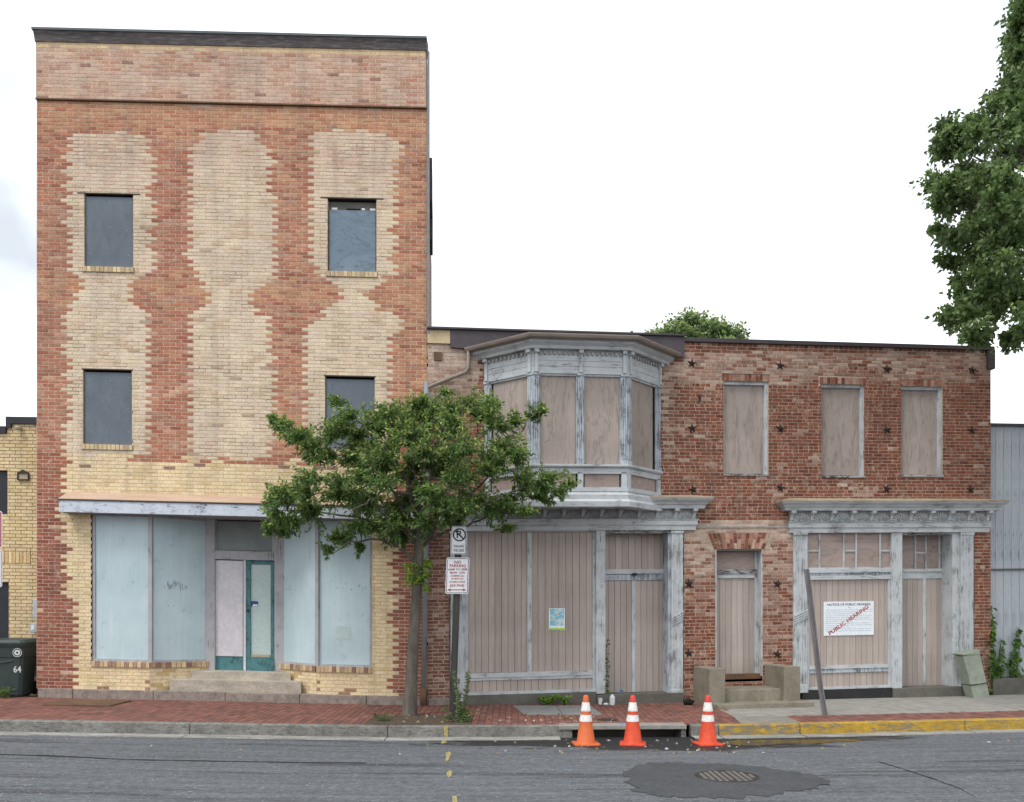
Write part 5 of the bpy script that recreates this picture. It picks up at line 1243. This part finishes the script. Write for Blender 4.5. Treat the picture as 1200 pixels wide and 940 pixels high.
# leaning utility pedestal
FU = Frame((FR.O.x + math.cos(th) * FR.S(1146, 812, .3) + math.sin(th) * .3, math.sin(th) * FR.S(1146, 812, .3) - math.cos(th) * .3, 0), th, 0)
FU.O.z = zs(FU.O.x, FU.O.y)
ub = FU.root('utility_pedestal', label='pale green grey metal utility box leaning against the corner pilaster', category='utility box')
zt, st = FU.P(1131, 764)[1], FU.P(1132, 764)[0]; sb_ = FU.P(1145.5, 815)[0]; w2 = .17
lean = lambda z: sb_ + (st - sb_) * z / zt
def lb(z0, z1, w_, n0, n1, nm_, mt_, **kw):
    a, b = lean(z0), lean(z1)
    return MB().add([(a - w_, n0, z0 - .02), (a + w_, n0, z0), (a + w_, n1, z0), (a - w_, n1, z0 - .02), (b - w_, n0, z1 - .03), (b + w_, n0, z1 + .05), (b + w_, n1, z1 + .05), (b - w_, n1, z1 - .03)], BOXF).build(nm_, mt_, ub, FU, **kw)
lb(-.06, .26, .165, -.13, .13, 'lower_case', 'box_green_grey', bevel=.01); lb(.265, zt - .05, .172, -.14, .14, 'cover', 'box_green_grey', bevel=.012); lb(zt - .045, zt + .0, .185, -.15, .15, 'cap', 'box_green_grey', bevel=.01)
a_ = lean(.27); MB().tube([(a_ - .18, .145, .25), (a_, .15, .262), (a_ + .18, .145, .29)], .008, 6).build('band', 'old_iron', ub, FU)
# wheelie bin
bx_, by_ = (15 - 600) / F * (D + .12), .12
wb = empty('wheelie_bin', (bx_, by_, g(bx_) + .0), .12, label='dark green wheeled rubbish bin with white number beside the tall building', category='bin')
m_ = MB(); H_ = .92
def loop(z, hw, hd, r=.05): return [(a, b, z) for a, b in ((-hw + r, -hd), (hw - r, -hd), (hw, -hd + r), (hw, hd - r), (hw - r, hd), (-hw + r, hd), (-hw, hd - r), (-hw, -hd + r))]
lv = [(.0, .23, .25), (.04, .25, .27), (.70, .305, .33), (.72, .315, .34), (.88, .32, .36), (.92, .34, .375), (.95, .34, .375)]
for z, a, b in lv: m_.v += loop(z, a, b)
for i in range(len(lv) - 1):
    for j in range(8): m_.f.append((i * 8 + j, i * 8 + (j + 1) % 8, i * 8 + 8 + (j + 1) % 8, i * 8 + 8 + j))
m_.f.append(tuple(range(8))); m_.build('body', 'bin_green', wb)
m_ = MB(); lv = [(.951, .36, .40), (.98, .36, .40), (1.02, .32, .36), (1.035, .22, .25)]
for z, a, b in lv: m_.v += [(x, y, zz + .02 * (y + .4)) for x, y, zz in loop(z, a, b, .06)]
for i in range(len(lv) - 1):
    for j in range(8): m_.f.append((i * 8 + j, i * 8 + (j + 1) % 8, i * 8 + 8 + (j + 1) % 8, i * 8 + 8 + j))
m_.f += [tuple(range(8)), tuple(range(24, 32))]; m_.build('lid', 'bin_green', wb)
MB().tube([(-.28, .40, .93), (.28, .40, .93)], .018, 8).build('handle', 'bin_green', wb)
for sg in (-1, 1):
    o = MB().lathe((0, 0, 0), [(0, -.03), (.10, -.03), (.125, -.02), (.125, .02), (.10, .03), (0, .03)], 20).build('wheel', 'black_rubber', wb)
    o.rotation_euler = (0, math.radians(90), 0); o.location = (sg * .27, .27, .125)
yfr = lambda z: -(.27 + (.33 - .27) * (z - .04) / .66) - .004
def face_pts(mb, pts2, eps=.002): return mb
m_ = MB(); zc_ = .80; xc = .235
for r0, r1 in ((.068, .078), (.02, .05)):
    kk = 20; m_.add([(xc + r * math.cos(2 * math.pi * i / kk), -.372 - .0, zc_ + r * math.sin(2 * math.pi * i / kk)) for r in (r0, r1) for i in range(kk)], [(i, (i + 1) % kk, kk + (i + 1) % kk, kk + i) for i in range(kk)])
m_.build('emblem', 'bin_white', wb)
m_ = MB(); vs, fs = text_geo('64'); m_.add([(.215 + x * .13, yfr(.5 + y * .12) - .006, .5 + y * .12) for x, y in vs], fs); m_.build('number', 'bin_white', wb)
m_ = MB().tube([(-.22, yfr(.62) - .004, .645), (-.05, yfr(.6) - .006, .62), (.15, yfr(.6) - .006, .655)], .012, 6).build('ridge', 'bin_green', wb)

# ------------------------------------------------------------------ litter
def litter(px, py, name, mat, lab, prof, cat, lay=False, n=0.):
    o = MB().lathe((0, 0, 0), prof, 12).build(name, mat, label=lab, category=cat); o.location = ground(px, py, zs)
    if lay: o.rotation_euler = (math.radians(90), 0, .8); o.location.z += .033
    return o
litter(703.5, 825.5, 'drink_cup', 'litter_white', 'white paper cup standing against the shopfront base', [(0, .0), (.032, 0), (.042, .11), (.045, .115), (0, .118)], 'cup')
litter(717.5, 826, 'clear_bottle', 'litter_white', 'pale plastic bottle standing by the door step', [(0, 0), (.05, 0), (.052, .14), (.03, .17), (.02, .19), (0, .19)], 'bottle')
litter(710, 826, 'crushed_cup', 'litter_white', 'crumpled white lid lying between the cup and the bottle', [(0, 0), (.045, 0), (.05, .02), (.03, .035), (0, .03)], 'cup')
s_ = FR.S(726, 812, -.1); zz = zrl(726, 813, .08)
cw = FR.root('crumpled_wrapper', label='crumpled blue wrapper on the door step', category='wrapper')
m_ = MB(); bmx = [(random.uniform(-.09, .09), -.05 + random.uniform(-.04, .04), random.uniform(0, .06)) for _ in range(12)]
m_.add([(s_ + a, b, zz + c) for a, b, c in bmx], [(0, 1, 2), (2, 3, 4), (4, 5, 6), (6, 7, 8), (8, 9, 10), (10, 11, 0), (1, 4, 7), (2, 6, 9), (0, 5, 10)]).build('wrapper', 'litter_blue', cw, FR)

# ------------------------------------------------------------------ trees and plants
def leaves_mesh(name, P, N, L_, W_, cols, parent, mat='leaf', droop=.3, fold=.25, **kw):
    """one small folded leaf (two triangles) at each point"""
    n = len(P); d = N / np.linalg.norm(N, axis=1, keepdims=True)
    r = np.random.normal(size=(n, 3)); r[:, 2] *= .6; s = np.cross(d, r); s /= np.linalg.norm(s, axis=1, keepdims=True) + 1e-9; u = np.cross(s, d)
    l = (L_ * np.random.uniform(.5, 1.4, n))[:, None]; w_ = (W_ * np.random.uniform(.75, 1.2, n))[:, None]
    tip = P + d * l; tip[:, 2] -= droop * l[:, 0] * .5; mid = P + d * l * .45
    V = np.stack([P, mid + s * w_ + u * w_ * fold, tip, mid - s * w_ + u * w_ * fold], 1).reshape(-1, 3)
    me = bpy.data.meshes.new(name); me.vertices.add(4 * n); me.vertices.foreach_set('co', V.astype(np.float32).ravel())
    b = np.arange(n)[:, None] * 4; tri = np.concatenate([b + [0, 1, 2], b + [0, 2, 3]], 1).reshape(-1).astype(np.int32)
    me.loops.add(6 * n); me.loops.foreach_set('vertex_index', tri); me.polygons.add(2 * n)
    me.polygons.foreach_set('loop_start', np.arange(0, 6 * n, 3, dtype=np.int32)); me.polygons.foreach_set('loop_total', np.full(2 * n, 3, dtype=np.int32))
    me.update(); ca = me.color_attributes.new('Col', 'FLOAT_COLOR', 'POINT')
    ca.data.foreach_set('color', np.repeat(np.concatenate([cols, np.ones((n, 1))], 1), 4, axis=0).astype(np.float32).ravel())
    me.validate(); me.materials.append(MATS[mat]); o = bpy.data.objects.new(name, me); COL.objects.link(o); o.parent = parent
    for k_, v in kw.items(): o[k_] = v
    return o
def leafcols(n, cs, wts):
    base = np.array([c[:3] for c in cs])[np.random.choice(len(cs), n, p=wts)]; return base * np.random.uniform(.75, 1.25, (n, 1))

# --- street tree
tx, ty, tz = ground(480, 839, zs)
st_ = empty('street_tree', (tx, ty, tz), 0, label='young green street tree in the kerbside pit before the tall building', category='tree')
def w2(px, py, dy=0.):      # point at the tree's own depth, local to its base
    t = ty + D + dy; return Vector(((px - 600) * t / F - tx, dy, CZ - (py - H) * t / F - tz))
trunk = [w2(479.5, 846), w2(480, 838), w2(482, 800), w2(484, 760), w2(487, 710), w2(490, 665), w2(491, 640), w2(490, 610, .05), w2(492, 570, .0), w2(500, 530, -.1), w2(506, 500, -.1)]
tm = MB().tube([tuple(p) for p in trunk], [.17, .125, .10, .092, .085, .08, .08, .06, .045, .03, .012], 12)
limbs = [(6, (470, 620), (440, 590), (400, 575), (345, 585), -.5), (6, (476, 605), (455, 560), (420, 530), (350, 505), .25), (7, (480, 570), (460, 530), (430, 505), (410, 480), -.6),
         (7, (505, 580), (535, 545), (560, 510), (585, 500), .3), (6, (510, 620), (550, 600), (600, 575), (655, 565), -.35), (6, (515, 610), (560, 570), (600, 520), (625, 487), -.5),
         (5, (470, 640), (440, 632), (410, 635), (390, 648), -.3), (8, (500, 540), (520, 500), (545, 480), (555, 472), .1), (8, (485, 545), (475, 515), (470, 495), (455, 488), .4),
         (6, (515, 628), (545, 615), (580, 602), (615, 602), .1), (6, (465, 615), (430, 610), (370, 600), (325, 598), .35), (7, (495, 560), (510, 560), (530, 570), (560, 580), -.95), (7, (480, 580), (450, 575), (430, 590), (410, 600), -1.0)]
allp = []
for li, a, b, c, e, dy in limbs:
    p0 = trunk[li]; pts = [p0, w2(*a, dy * .25), w2(*b, dy * .55), w2(*c, dy * .85), w2(*e, dy)]
    fine = []
    for i in range(4):
        for q in range(4): fine.append(pts[i].lerp(pts[i + 1], q / 4) + Vector((random.uniform(-.03, .03), random.uniform(-.03, .03), random.uniform(-.03, .03))) * (1 if i + q else 0))
    fine.append(pts[4]); tm.tube([tuple(p) for p in fine], [.030 * (1 - i / len(fine)) + .004 for i in range(len(fine))], 7); allp += fine[3:]
clumps = [(335, 500, 10), (322, 492, 6), (350, 512, 13), (372, 524, 15), (390, 535, 12), (335, 582, 15), (358, 576, 17), (328, 602, 11), (368, 600, 18), (345, 610, 10), (325, 575, 8), (398, 474, 8), (412, 488, 12), (405, 508, 10), (420, 512, 12), (437, 502, 13), (452, 492, 12), (470, 502, 18), (498, 492, 20), (488, 476, 10), (525, 482, 17), (550, 476, 13), (521, 462, 6), (560, 492, 16), (588, 502, 14), (604, 496, 8), (622, 488, 8), (633, 481, 5),
          (418, 540, 20), (455, 540, 24), (498, 535, 26), (538, 530, 25), (570, 540, 20), (598, 530, 12), (610, 562, 13), (638, 562, 13), (664, 568, 8), (652, 578, 9), (628, 582, 13), (398, 580, 18), (436, 585, 22), (478, 585, 24), (518, 585, 22), (558, 585, 18), (593, 590, 15), (613, 600, 9), (420, 615, 13), (400, 630, 11), (386, 644, 7), (424, 640, 8), (450, 615, 15), (470, 625, 10), (540, 600, 12), (500, 610, 14), (319, 588, 6), (318, 618, 6), (335, 622, 6), (480, 560, 16), (510, 555, 16), (450, 565, 14), (532, 560, 14), (465, 520, 14), (495, 572, 13), (520, 545, 12), (545, 560, 12), (430, 560, 12)]
extra = []
for px_, py_, r in clumps:
    if r > 9:
        for _ in range(2 if r > 14 else 1): extra.append((px_ + random.gauss(0, r * .75), py_ + random.gauss(0, r * .6), r * random.uniform(.5, .85)))
clumps += extra
PP, NN, light = [], [], []
allv = [Vector(p) for p in allp]
for px_, py_, r in clumps:
    dyc = random.uniform(-1.0, .55) * min(1, r / 14); dyc = min(dyc, .55)
    if px_ > 555: dyc = min(dyc, .1)
    c_ = w2(px_, py_, dyc); rm = r * (ty + D) / F
    near = min(allv, key=lambda p: (p - c_).length)
    tm.tube([tuple(near), tuple(near.lerp(c_, .55) + Vector((0, 0, .04))), tuple(c_)], [.010, .007, .003], 5)
    ntw = max(7, int(r * 1.55))
    for _ in range(ntw):
        v = Vector(np.random.normal(size=3)); v.normalize(); v.z = v.z * .7 + .12; ow = c_ - trunk[8]; ow.normalize(); v = (v + ow * .55).normalized()
        e = c_ + v * rm * random.uniform(.4, 1.75 if px_ < 350 else 2.0); base = c_ + v * rm * random.uniform(-.5, .2)
        if px_ > 500 and py_ > 585: e.z = max(e.z, w2(0, 618).z)
        if e.y + ty > -.12: e.y = -.12 - ty
        if px_ > 560 and e.y + ty > -.8: e.y = -.8 - ty
        tm.tube([tuple(base), tuple(e)], [.004, .002], 3, cap=False)
        nl = 30; outer = (e - c_).length / rm
        for q in range(nl):
            f_ = random.uniform(.05, 1.05); p = base.lerp(e, f_) + Vector(np.random.normal(scale=.02, size=3)); dr_ = (e - base).normalized() + Vector(np.random.normal(scale=.7, size=3))
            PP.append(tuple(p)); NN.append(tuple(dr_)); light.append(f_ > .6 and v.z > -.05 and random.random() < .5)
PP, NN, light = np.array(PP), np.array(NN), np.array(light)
lc = leafcols(len(PP), [C(94, 122, 66), C(80, 106, 58), C(116, 142, 76)], [.45, .3, .25]); lc[light] = leafcols(int(light.sum()), [C(162, 180, 96), C(134, 156, 80)], [.5, .5])  # paler yellow-green on upper outer leaves: highlights put into the colour
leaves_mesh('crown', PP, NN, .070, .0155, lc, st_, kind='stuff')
# bright shoots low on the trunk
PP, NN = [], []
for _ in range(42):
    b = w2(489 + random.uniform(-4, 4), random.uniform(655, 692), 0); v = Vector((random.uniform(-1, 1), random.uniform(-1, .6), random.uniform(-.3, .8))).normalized(); e = b + v * random.uniform(.08, .26)
    tm.tube([tuple(b), tuple(e)], [.004, .002], 3, cap=False)
    for q in range(11): PP.append(tuple(b.lerp(e, random.uniform(.3, 1.05)))); NN.append(tuple(v + Vector(np.random.normal(scale=.7, size=3))))
leaves_mesh('trunk_shoots', np.array(PP), np.array(NN), .085, .019, leafcols(len(PP), [C(142, 168, 66), C(116, 148, 58)], [.6, .4]), st_, kind='stuff', label='yellow green shoots sprouting from the trunk')
tm.build('trunk', 'bark', st_, smooth=True)

# --- big tree at the right, trunk outside the picture
bx_, by_ = 12.2, -1.2; bt_ = empty('large_tree', (bx_, by_, zs(bx_, by_)), 0, label='large dense tree overhanging the corner of the row building', category='tree')
t0 = by_ + D; LB = [(-260, 1330), (-150, 1235), (-40, 1205), (0, 1196), (40, 1184), (75, 1180), (105, 1165), (130, 1140), (138, 1096), (165, 1090), (205, 1086), (250, 1082), (275, 1100), (290, 1090), (310, 1094), (335, 1108), (360, 1103), (382, 1092), (388, 1108), (398, 1128), (404, 1180), (420, 1300), (440, 1420)]
lbx = lambda y: float(np.interp(y, [a for a, b in LB], [b for a, b in LB]))
tm = MB(); base = Vector((0, 0, 0))
def bw(px, py, dy): t = t0 + dy; return Vector(((px - 600) * t / F - bx_, dy, CZ - (py - H) * t / F - bt_.location.z))
tm.tube([(0, 0, -.3), (0, 0, 0), (.05, .05, 2), (.0, .1, 4.5), (-.1, .1, 7), (-.2, 0, 9.5), (-.1, 0, 12)], [.5, .36, .29, .26, .2, .13, .05], 12)
PP, NN, LT, BRK = [], [], [], []
k_ = 0
while k_ < 430:
    py_ = random.uniform(-250, 402); xl = lbx(py_); inframe = random.random() < .72
    px_ = random.uniform(xl + 8, 1215) if inframe and xl < 1200 else random.uniform(max(xl + 8, 1200), 1690)
    if px_ > 1215: ell = ((px_ - 1420) / 290) ** 2 + ((py_ - 90) / 360) ** 2
    else: ell = 0
    if ell > 1: continue
    edge = min(1, (px_ - xl) / 110); dy = random.uniform(-1, 1) * (.5 + 2.2 * edge)
    if py_ > 380: dy = min(dy, .2)
    k_ += 1; c_ = bw(px_, py_, dy); r = random.uniform(7, 15) * (1.0 if px_ < 1230 else 1.8); rm = r * t0 / F
    if (inframe or random.random() < .3) and py_ < 240: BRK.append(c_)
    for _ in range(15):
        v = Vector(np.random.normal(size=3)); v.normalize(); v.z = v.z * .6 + .05; e = c_ + v * rm * random.uniform(.5, 1.9); v2 = (e - c_)
        for q in range(15):
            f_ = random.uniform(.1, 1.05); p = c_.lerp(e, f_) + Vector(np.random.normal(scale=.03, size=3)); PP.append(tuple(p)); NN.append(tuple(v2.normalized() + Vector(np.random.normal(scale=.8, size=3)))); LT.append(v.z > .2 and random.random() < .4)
for c_ in BRK:
    h = min(max(c_.z - 1.6 - .25 * abs(c_.x), 3.2), 10.5); s_ = Vector((-.05, .08, h)); mid = s_.lerp(c_, .5) + Vector((random.uniform(-.3, .3), random.uniform(-.3, .3), .35))
    tm.tube([tuple(s_), tuple(s_.lerp(mid, .5) + Vector((0, 0, .1))), tuple(mid), tuple(c_)], [.045, .03, .016, .004], 5, cap=False)
PP, NN, LT = np.array(PP), np.array(NN), np.array(LT)
lc = leafcols(len(PP), [C(96, 120, 70), C(82, 104, 62), C(114, 136, 80)], [.4, .35, .25]); lc[LT] = leafcols(int(LT.sum()), [C(134, 156, 92), C(118, 142, 82)], [.5, .5])  # paler tones on upward leaves put the top light into the colour
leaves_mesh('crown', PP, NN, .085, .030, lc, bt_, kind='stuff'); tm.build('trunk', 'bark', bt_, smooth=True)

# --- tree behind the row building
tb = 40.; bgx = (808 - 600) / F * tb; bg_ = empty('rear_tree', (bgx, tb - D, -.2), 0, label='rounded tree top rising behind the roof of the row building', category='tree')
tm = MB().tube([(0, 0, -.5), (0, 0, 6), (.1, 0, 11), (0, 0, 14)], [.4, .3, .2, .05], 8); PP, NN, LT = [], [], []
zt = CZ + (H - 366) * tb / F + .2
for k_ in range(190):
    a = random.uniform(0, 2 * math.pi); f_ = random.random() ** .5; ex, ey = 3.3 * f_ * math.cos(a) - .15, 2.8 * f_ * math.sin(a)
    top = zt - .25 - 1.25 * (f_ ** 2) - .5 * vnoise(ex * .9 + 5, ey * .9 + 5, 3); c_ = Vector((ex, ey, random.uniform(top - 1.4, top)))
    if k_ % 4 == 0: tm.tube([(0, 0, 10.5), tuple(c_ * .5 + Vector((0, 0, 5.6))), tuple(c_)], [.06, .04, .015], 5, cap=False)
    for _ in range(150):
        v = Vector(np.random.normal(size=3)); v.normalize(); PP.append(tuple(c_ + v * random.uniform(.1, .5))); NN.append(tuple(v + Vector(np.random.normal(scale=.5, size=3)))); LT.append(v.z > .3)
PP, NN, LT = np.array(PP), np.array(NN), np.array(LT)
lc = leafcols(len(PP), [C(84, 108, 62), C(70, 94, 54)], [.5, .5]); lc[LT] = leafcols(int(LT.sum()), [C(146, 162, 100), C(126, 146, 88)], [.5, .5])  # clump tops get lighter leaf colours, painting in light from above
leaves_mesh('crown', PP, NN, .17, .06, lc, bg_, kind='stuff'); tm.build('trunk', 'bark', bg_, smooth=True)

# --- weeds and vines
def plant(name, loc, stems, lab, cols, wts, L_=.06, W_=.014, cat='weed', per=22, kind=None):
    r = empty(name, loc, 0, label=lab, category=cat); m_ = MB(); PP, NN = [], []
    for (dx, dy, h, bend) in stems:
        pts = [Vector((dx * .3, dy * .3, -.02)), Vector((dx * .6, dy * .6, h * .4)), Vector((dx + bend * .5, dy, h * .75)), Vector((dx + bend, dy, h))]
        m_.tube([tuple(p) for p in pts], [.006, .005, .004, .002], 5)
        for q in range(int(per * h / .5) + 4):
            f_ = random.uniform(.1, 1); i = min(2, int(f_ * 3)); p = pts[i].lerp(pts[i + 1], f_ * 3 - i); PP.append(tuple(p)); a = random.uniform(0, 6.28); NN.append((math.cos(a), math.sin(a), random.uniform(.0, .8)))
    m_.build('stem', 'bark', r); leaves_mesh('foliage', np.array(PP), np.array(NN), L_, W_, leafcols(len(PP), cols, wts), r, kind='stuff'); return r
gl = ground(541, 846, zs)
plant('tall_weed', gl, [(random.uniform(-.12, .1), random.uniform(-.1, .1), random.uniform(.35, .85), random.uniform(-.08, .1)) for _ in range(9)], 'tall grey green weed growing against the sign post', [C(112, 132, 92), C(92, 114, 76)], [.5, .5], .055, .012, per=42)
plant('low_weed', (gl[0] - .02, gl[1] - .12, gl[2]), [(random.uniform(-.22, .22), random.uniform(-.1, .1), random.uniform(.1, .25), random.uniform(-.08, .1)) for _ in range(16)], 'low tuft of weeds at the kerb side of the tree pit by the post', [C(104, 130, 70), C(84, 110, 58)], [.5, .5], .07, .014, per=30)
gl = ground(133 + 316, 846, zs); plant('low_weed', (gl[0] - .0, gl[1], gl[2]), [(random.uniform(-.12, .12), random.uniform(-.06, .06), random.uniform(.05, .12), 0) for _ in range(8)], 'little weed at the corner of the tree pit away from the post', [C(104, 130, 70), C(84, 110, 58)], [.5, .5], .06, .014, per=40)
for px_, n_, sp_, lb_ in ((642, 9, .13, 'larger leafy plant at the foot of the plank panel'), (662, 5, .05, 'smaller leafy plant beside the larger one under the plank panel')):
    gl = ground(px_, 825.5, zs); plant('leafy_weed', (gl[0], gl[1] - .06, gl[2]), [(random.uniform(-sp_, sp_), random.uniform(-.05, .05), random.uniform(.06, .17), random.uniform(-.05, .05)) for _ in range(n_)], lb_, [C(122, 158, 60), C(98, 134, 48)], [.5, .5], .075, .026, per=45)
gl = (ground(4, 815, zs)[0], -.0, g(-9)); gl = ((3 - 600) / F * (D - .28), -.28, g(-9)); plant('grass_tuft', gl, [(random.uniform(-.2, .12), random.uniform(-.06, .06), random.uniform(.08, .2), random.uniform(-.08, .08)) for _ in range(26)], 'green grass tuft in front of the wheeled bin', [C(120, 150, 70), C(100, 130, 60)], [.5, .5], .09, .006, per=20)
# ivy on the siding footing
s_, z_ = FR.P(710, 790)
def ivy(pts_px, name, lab, dens, wid):
    root = FS.root(name, label=lab, category='vine'); PP, NN = [], []; m_ = MB(); path = [(*FS.P(a, b, .04), c) for a, b, c in pts_px]
    m_.tube([FS.loc(s_, .02, z_) for s_, z_, c in path], [.01 * (1 - i / len(path)) + .003 for i in range(len(path))], 5)
    for i in range(len(path) - 1):
        (a, za, wa), (b, zb2, wb2) = path[i], path[i + 1]; ln = math.hypot(b - a, zb2 - za)
        for q in range(int(dens * ln * max(wa, wb2) * 8)):
            f_ = random.random(); w_ = wa + (wb2 - wa) * f_; p = (a + (b - a) * f_ + random.gauss(0, w_ * .5), random.uniform(.03, .05 + .25 * min(w_, .35)), za + (zb2 - za) * f_ + random.gauss(0, .05))
            if p[0] < .0 and p[1] < .16: p = (p[0], .16, p[2])
            PP.append(FS.loc(*p)); NN.append((random.gauss(0, .7), -abs(random.gauss(.5, .4)), random.gauss(-.3, .5)))
    m_.build('stem', 'bark', root); leaves_mesh('foliage', np.array(PP), np.array(NN), .085, .036, leafcols(len(PP), [C(88, 122, 56), C(70, 102, 44), C(112, 142, 66)], [.45, .35, .2]), root, kind='stuff', droop=.6)
ivy([(1163, 806, .16), (1161, 790, .16), (1160, 770, .13), (1159, 745, .09), (1159.5, 728, .06), (1160, 712, .03)], 'ivy_vine', 'tallest ivy climbing the corner between brick and grey boards', 170, .2)
ivy([(1172, 806, .12), (1170, 790, .09), (1172, 765, .05), (1174, 750, .02)], 'ivy_vine', 'thin ivy shoot between the two broader ivy plants', 150, .2)
ivy([(1192, 806, .22), (1188, 795, .2), (1186, 780, .16), (1189, 765, .1), (1191, 750, .06), (1194, 736, .02)], 'ivy_vine', 'broad ivy clump on the grey boards farther from the brick corner', 170, .2)

gl = FR.root('door_jamb_creeper', label='thin green creeper beside the post of the double plank doors', category='vine'); PP, NN = [], []
for _ in range(170):
    b_ = random.random() ** 1.5; s_, z_ = FR.P(709.5 + random.gauss(1.2, 1.2), 811 - 62 * b_, -.02); PP.append(FR.loc(s_, random.uniform(-.05, .03), z_)); NN.append((random.gauss(0, .6), -abs(random.gauss(.5, .3)), random.gauss(.2, .5)))
leaves_mesh('foliage', np.array(PP), np.array(NN), .05, .016, leafcols(len(PP), [C(96, 122, 66), C(78, 102, 56)], [.5, .5]), gl, kind='stuff')
s_, z_ = FR.P(807, 823, .12); m_ = MB()
bm_ = bmesh.new(); bmesh.ops.create_icosphere(bm_, subdivisions=2, radius=1)
bag = bpy.data.meshes.new('rubbish_bag')
for v in bm_.verts: v.co = Vector((v.co.x * .11, v.co.y * .09, v.co.z * .07)) * random.uniform(.75, 1.2)
bm_.to_mesh(bag); bm_.free(); bag.materials.append(MATS['black_rubber']); o = bpy.data.objects.new('rubbish_bag', bag); COL.objects.link(o)
x, y, z = ground(807, 826, zs); o.location = (x, y, z + .05); o['label'] = 'small crumpled black bag on the ground beside the stoop'; o['category'] = 'bag'
# fallen leaves and grit along the gutter
PP, NN = [], []
for _ in range(150):
    px_ = random.choice([random.uniform(655, 880), random.uniform(500, 900), random.uniform(0, 1200)]); x, y, z = ground(px_, random.uniform(866, 884), zr); PP.append((x, y, z + .008)); NN.append((random.gauss(0, 1), random.gauss(0, 1), .05))
for _ in range(90):
    px_ = random.uniform(450, 720); x, y, z = ground(px_, random.uniform(838, 848), zs); PP.append((x, y, z + .02)); NN.append((random.gauss(0, 1), random.gauss(0, 1), .05))
leaves_mesh('leaf_litter', np.array(PP), np.array(NN), .05, .017, leafcols(len(PP), [C(176, 160, 120), C(196, 192, 182), C(130, 110, 80), C(150, 150, 90)], [.3, .25, .25, .2]), None, kind='stuff', label='scattered fallen leaves and grit in the gutter', droop=0)

plain('crack_tar', C(38, 38, 40), None, 5, rough=.9, bump=.2)
for pts_, lab in (([(1030, 893), (1050, 899), (1075, 907), (1100, 915), (1125, 925), (1150, 939)], 'dark diagonal crack in the asphalt right of the manhole patch'), ([(-10, 884), (60, 886), (130, 889.5), (220, 892), (330, 893.5), (455, 894.5)], 'long thin crack along the asphalt left of the yellow marks')):
    m_ = MB(); Q = []
    for a, b in zip(pts_[:-1], pts_[1:]):
        for q in range(5): Q.append(ground(a[0] + (b[0] - a[0]) * q / 5 + random.uniform(-1, 1), a[1] + (b[1] - a[1]) * q / 5 + random.uniform(-.3, .3), zr))
    for x, y, z in Q:
        w_ = random.uniform(.012, .035); m_.v += [(x - w_ * .3, y - w_, z + .005), (x + w_ * .3, y + w_, z + .005)]
    m_.f = [(2 * i, 2 * i + 2, 2 * i + 3, 2 * i + 1) for i in range(len(Q) - 1)]
    m_.build('road_crack', 'crack_tar', kind='structure', label=lab)
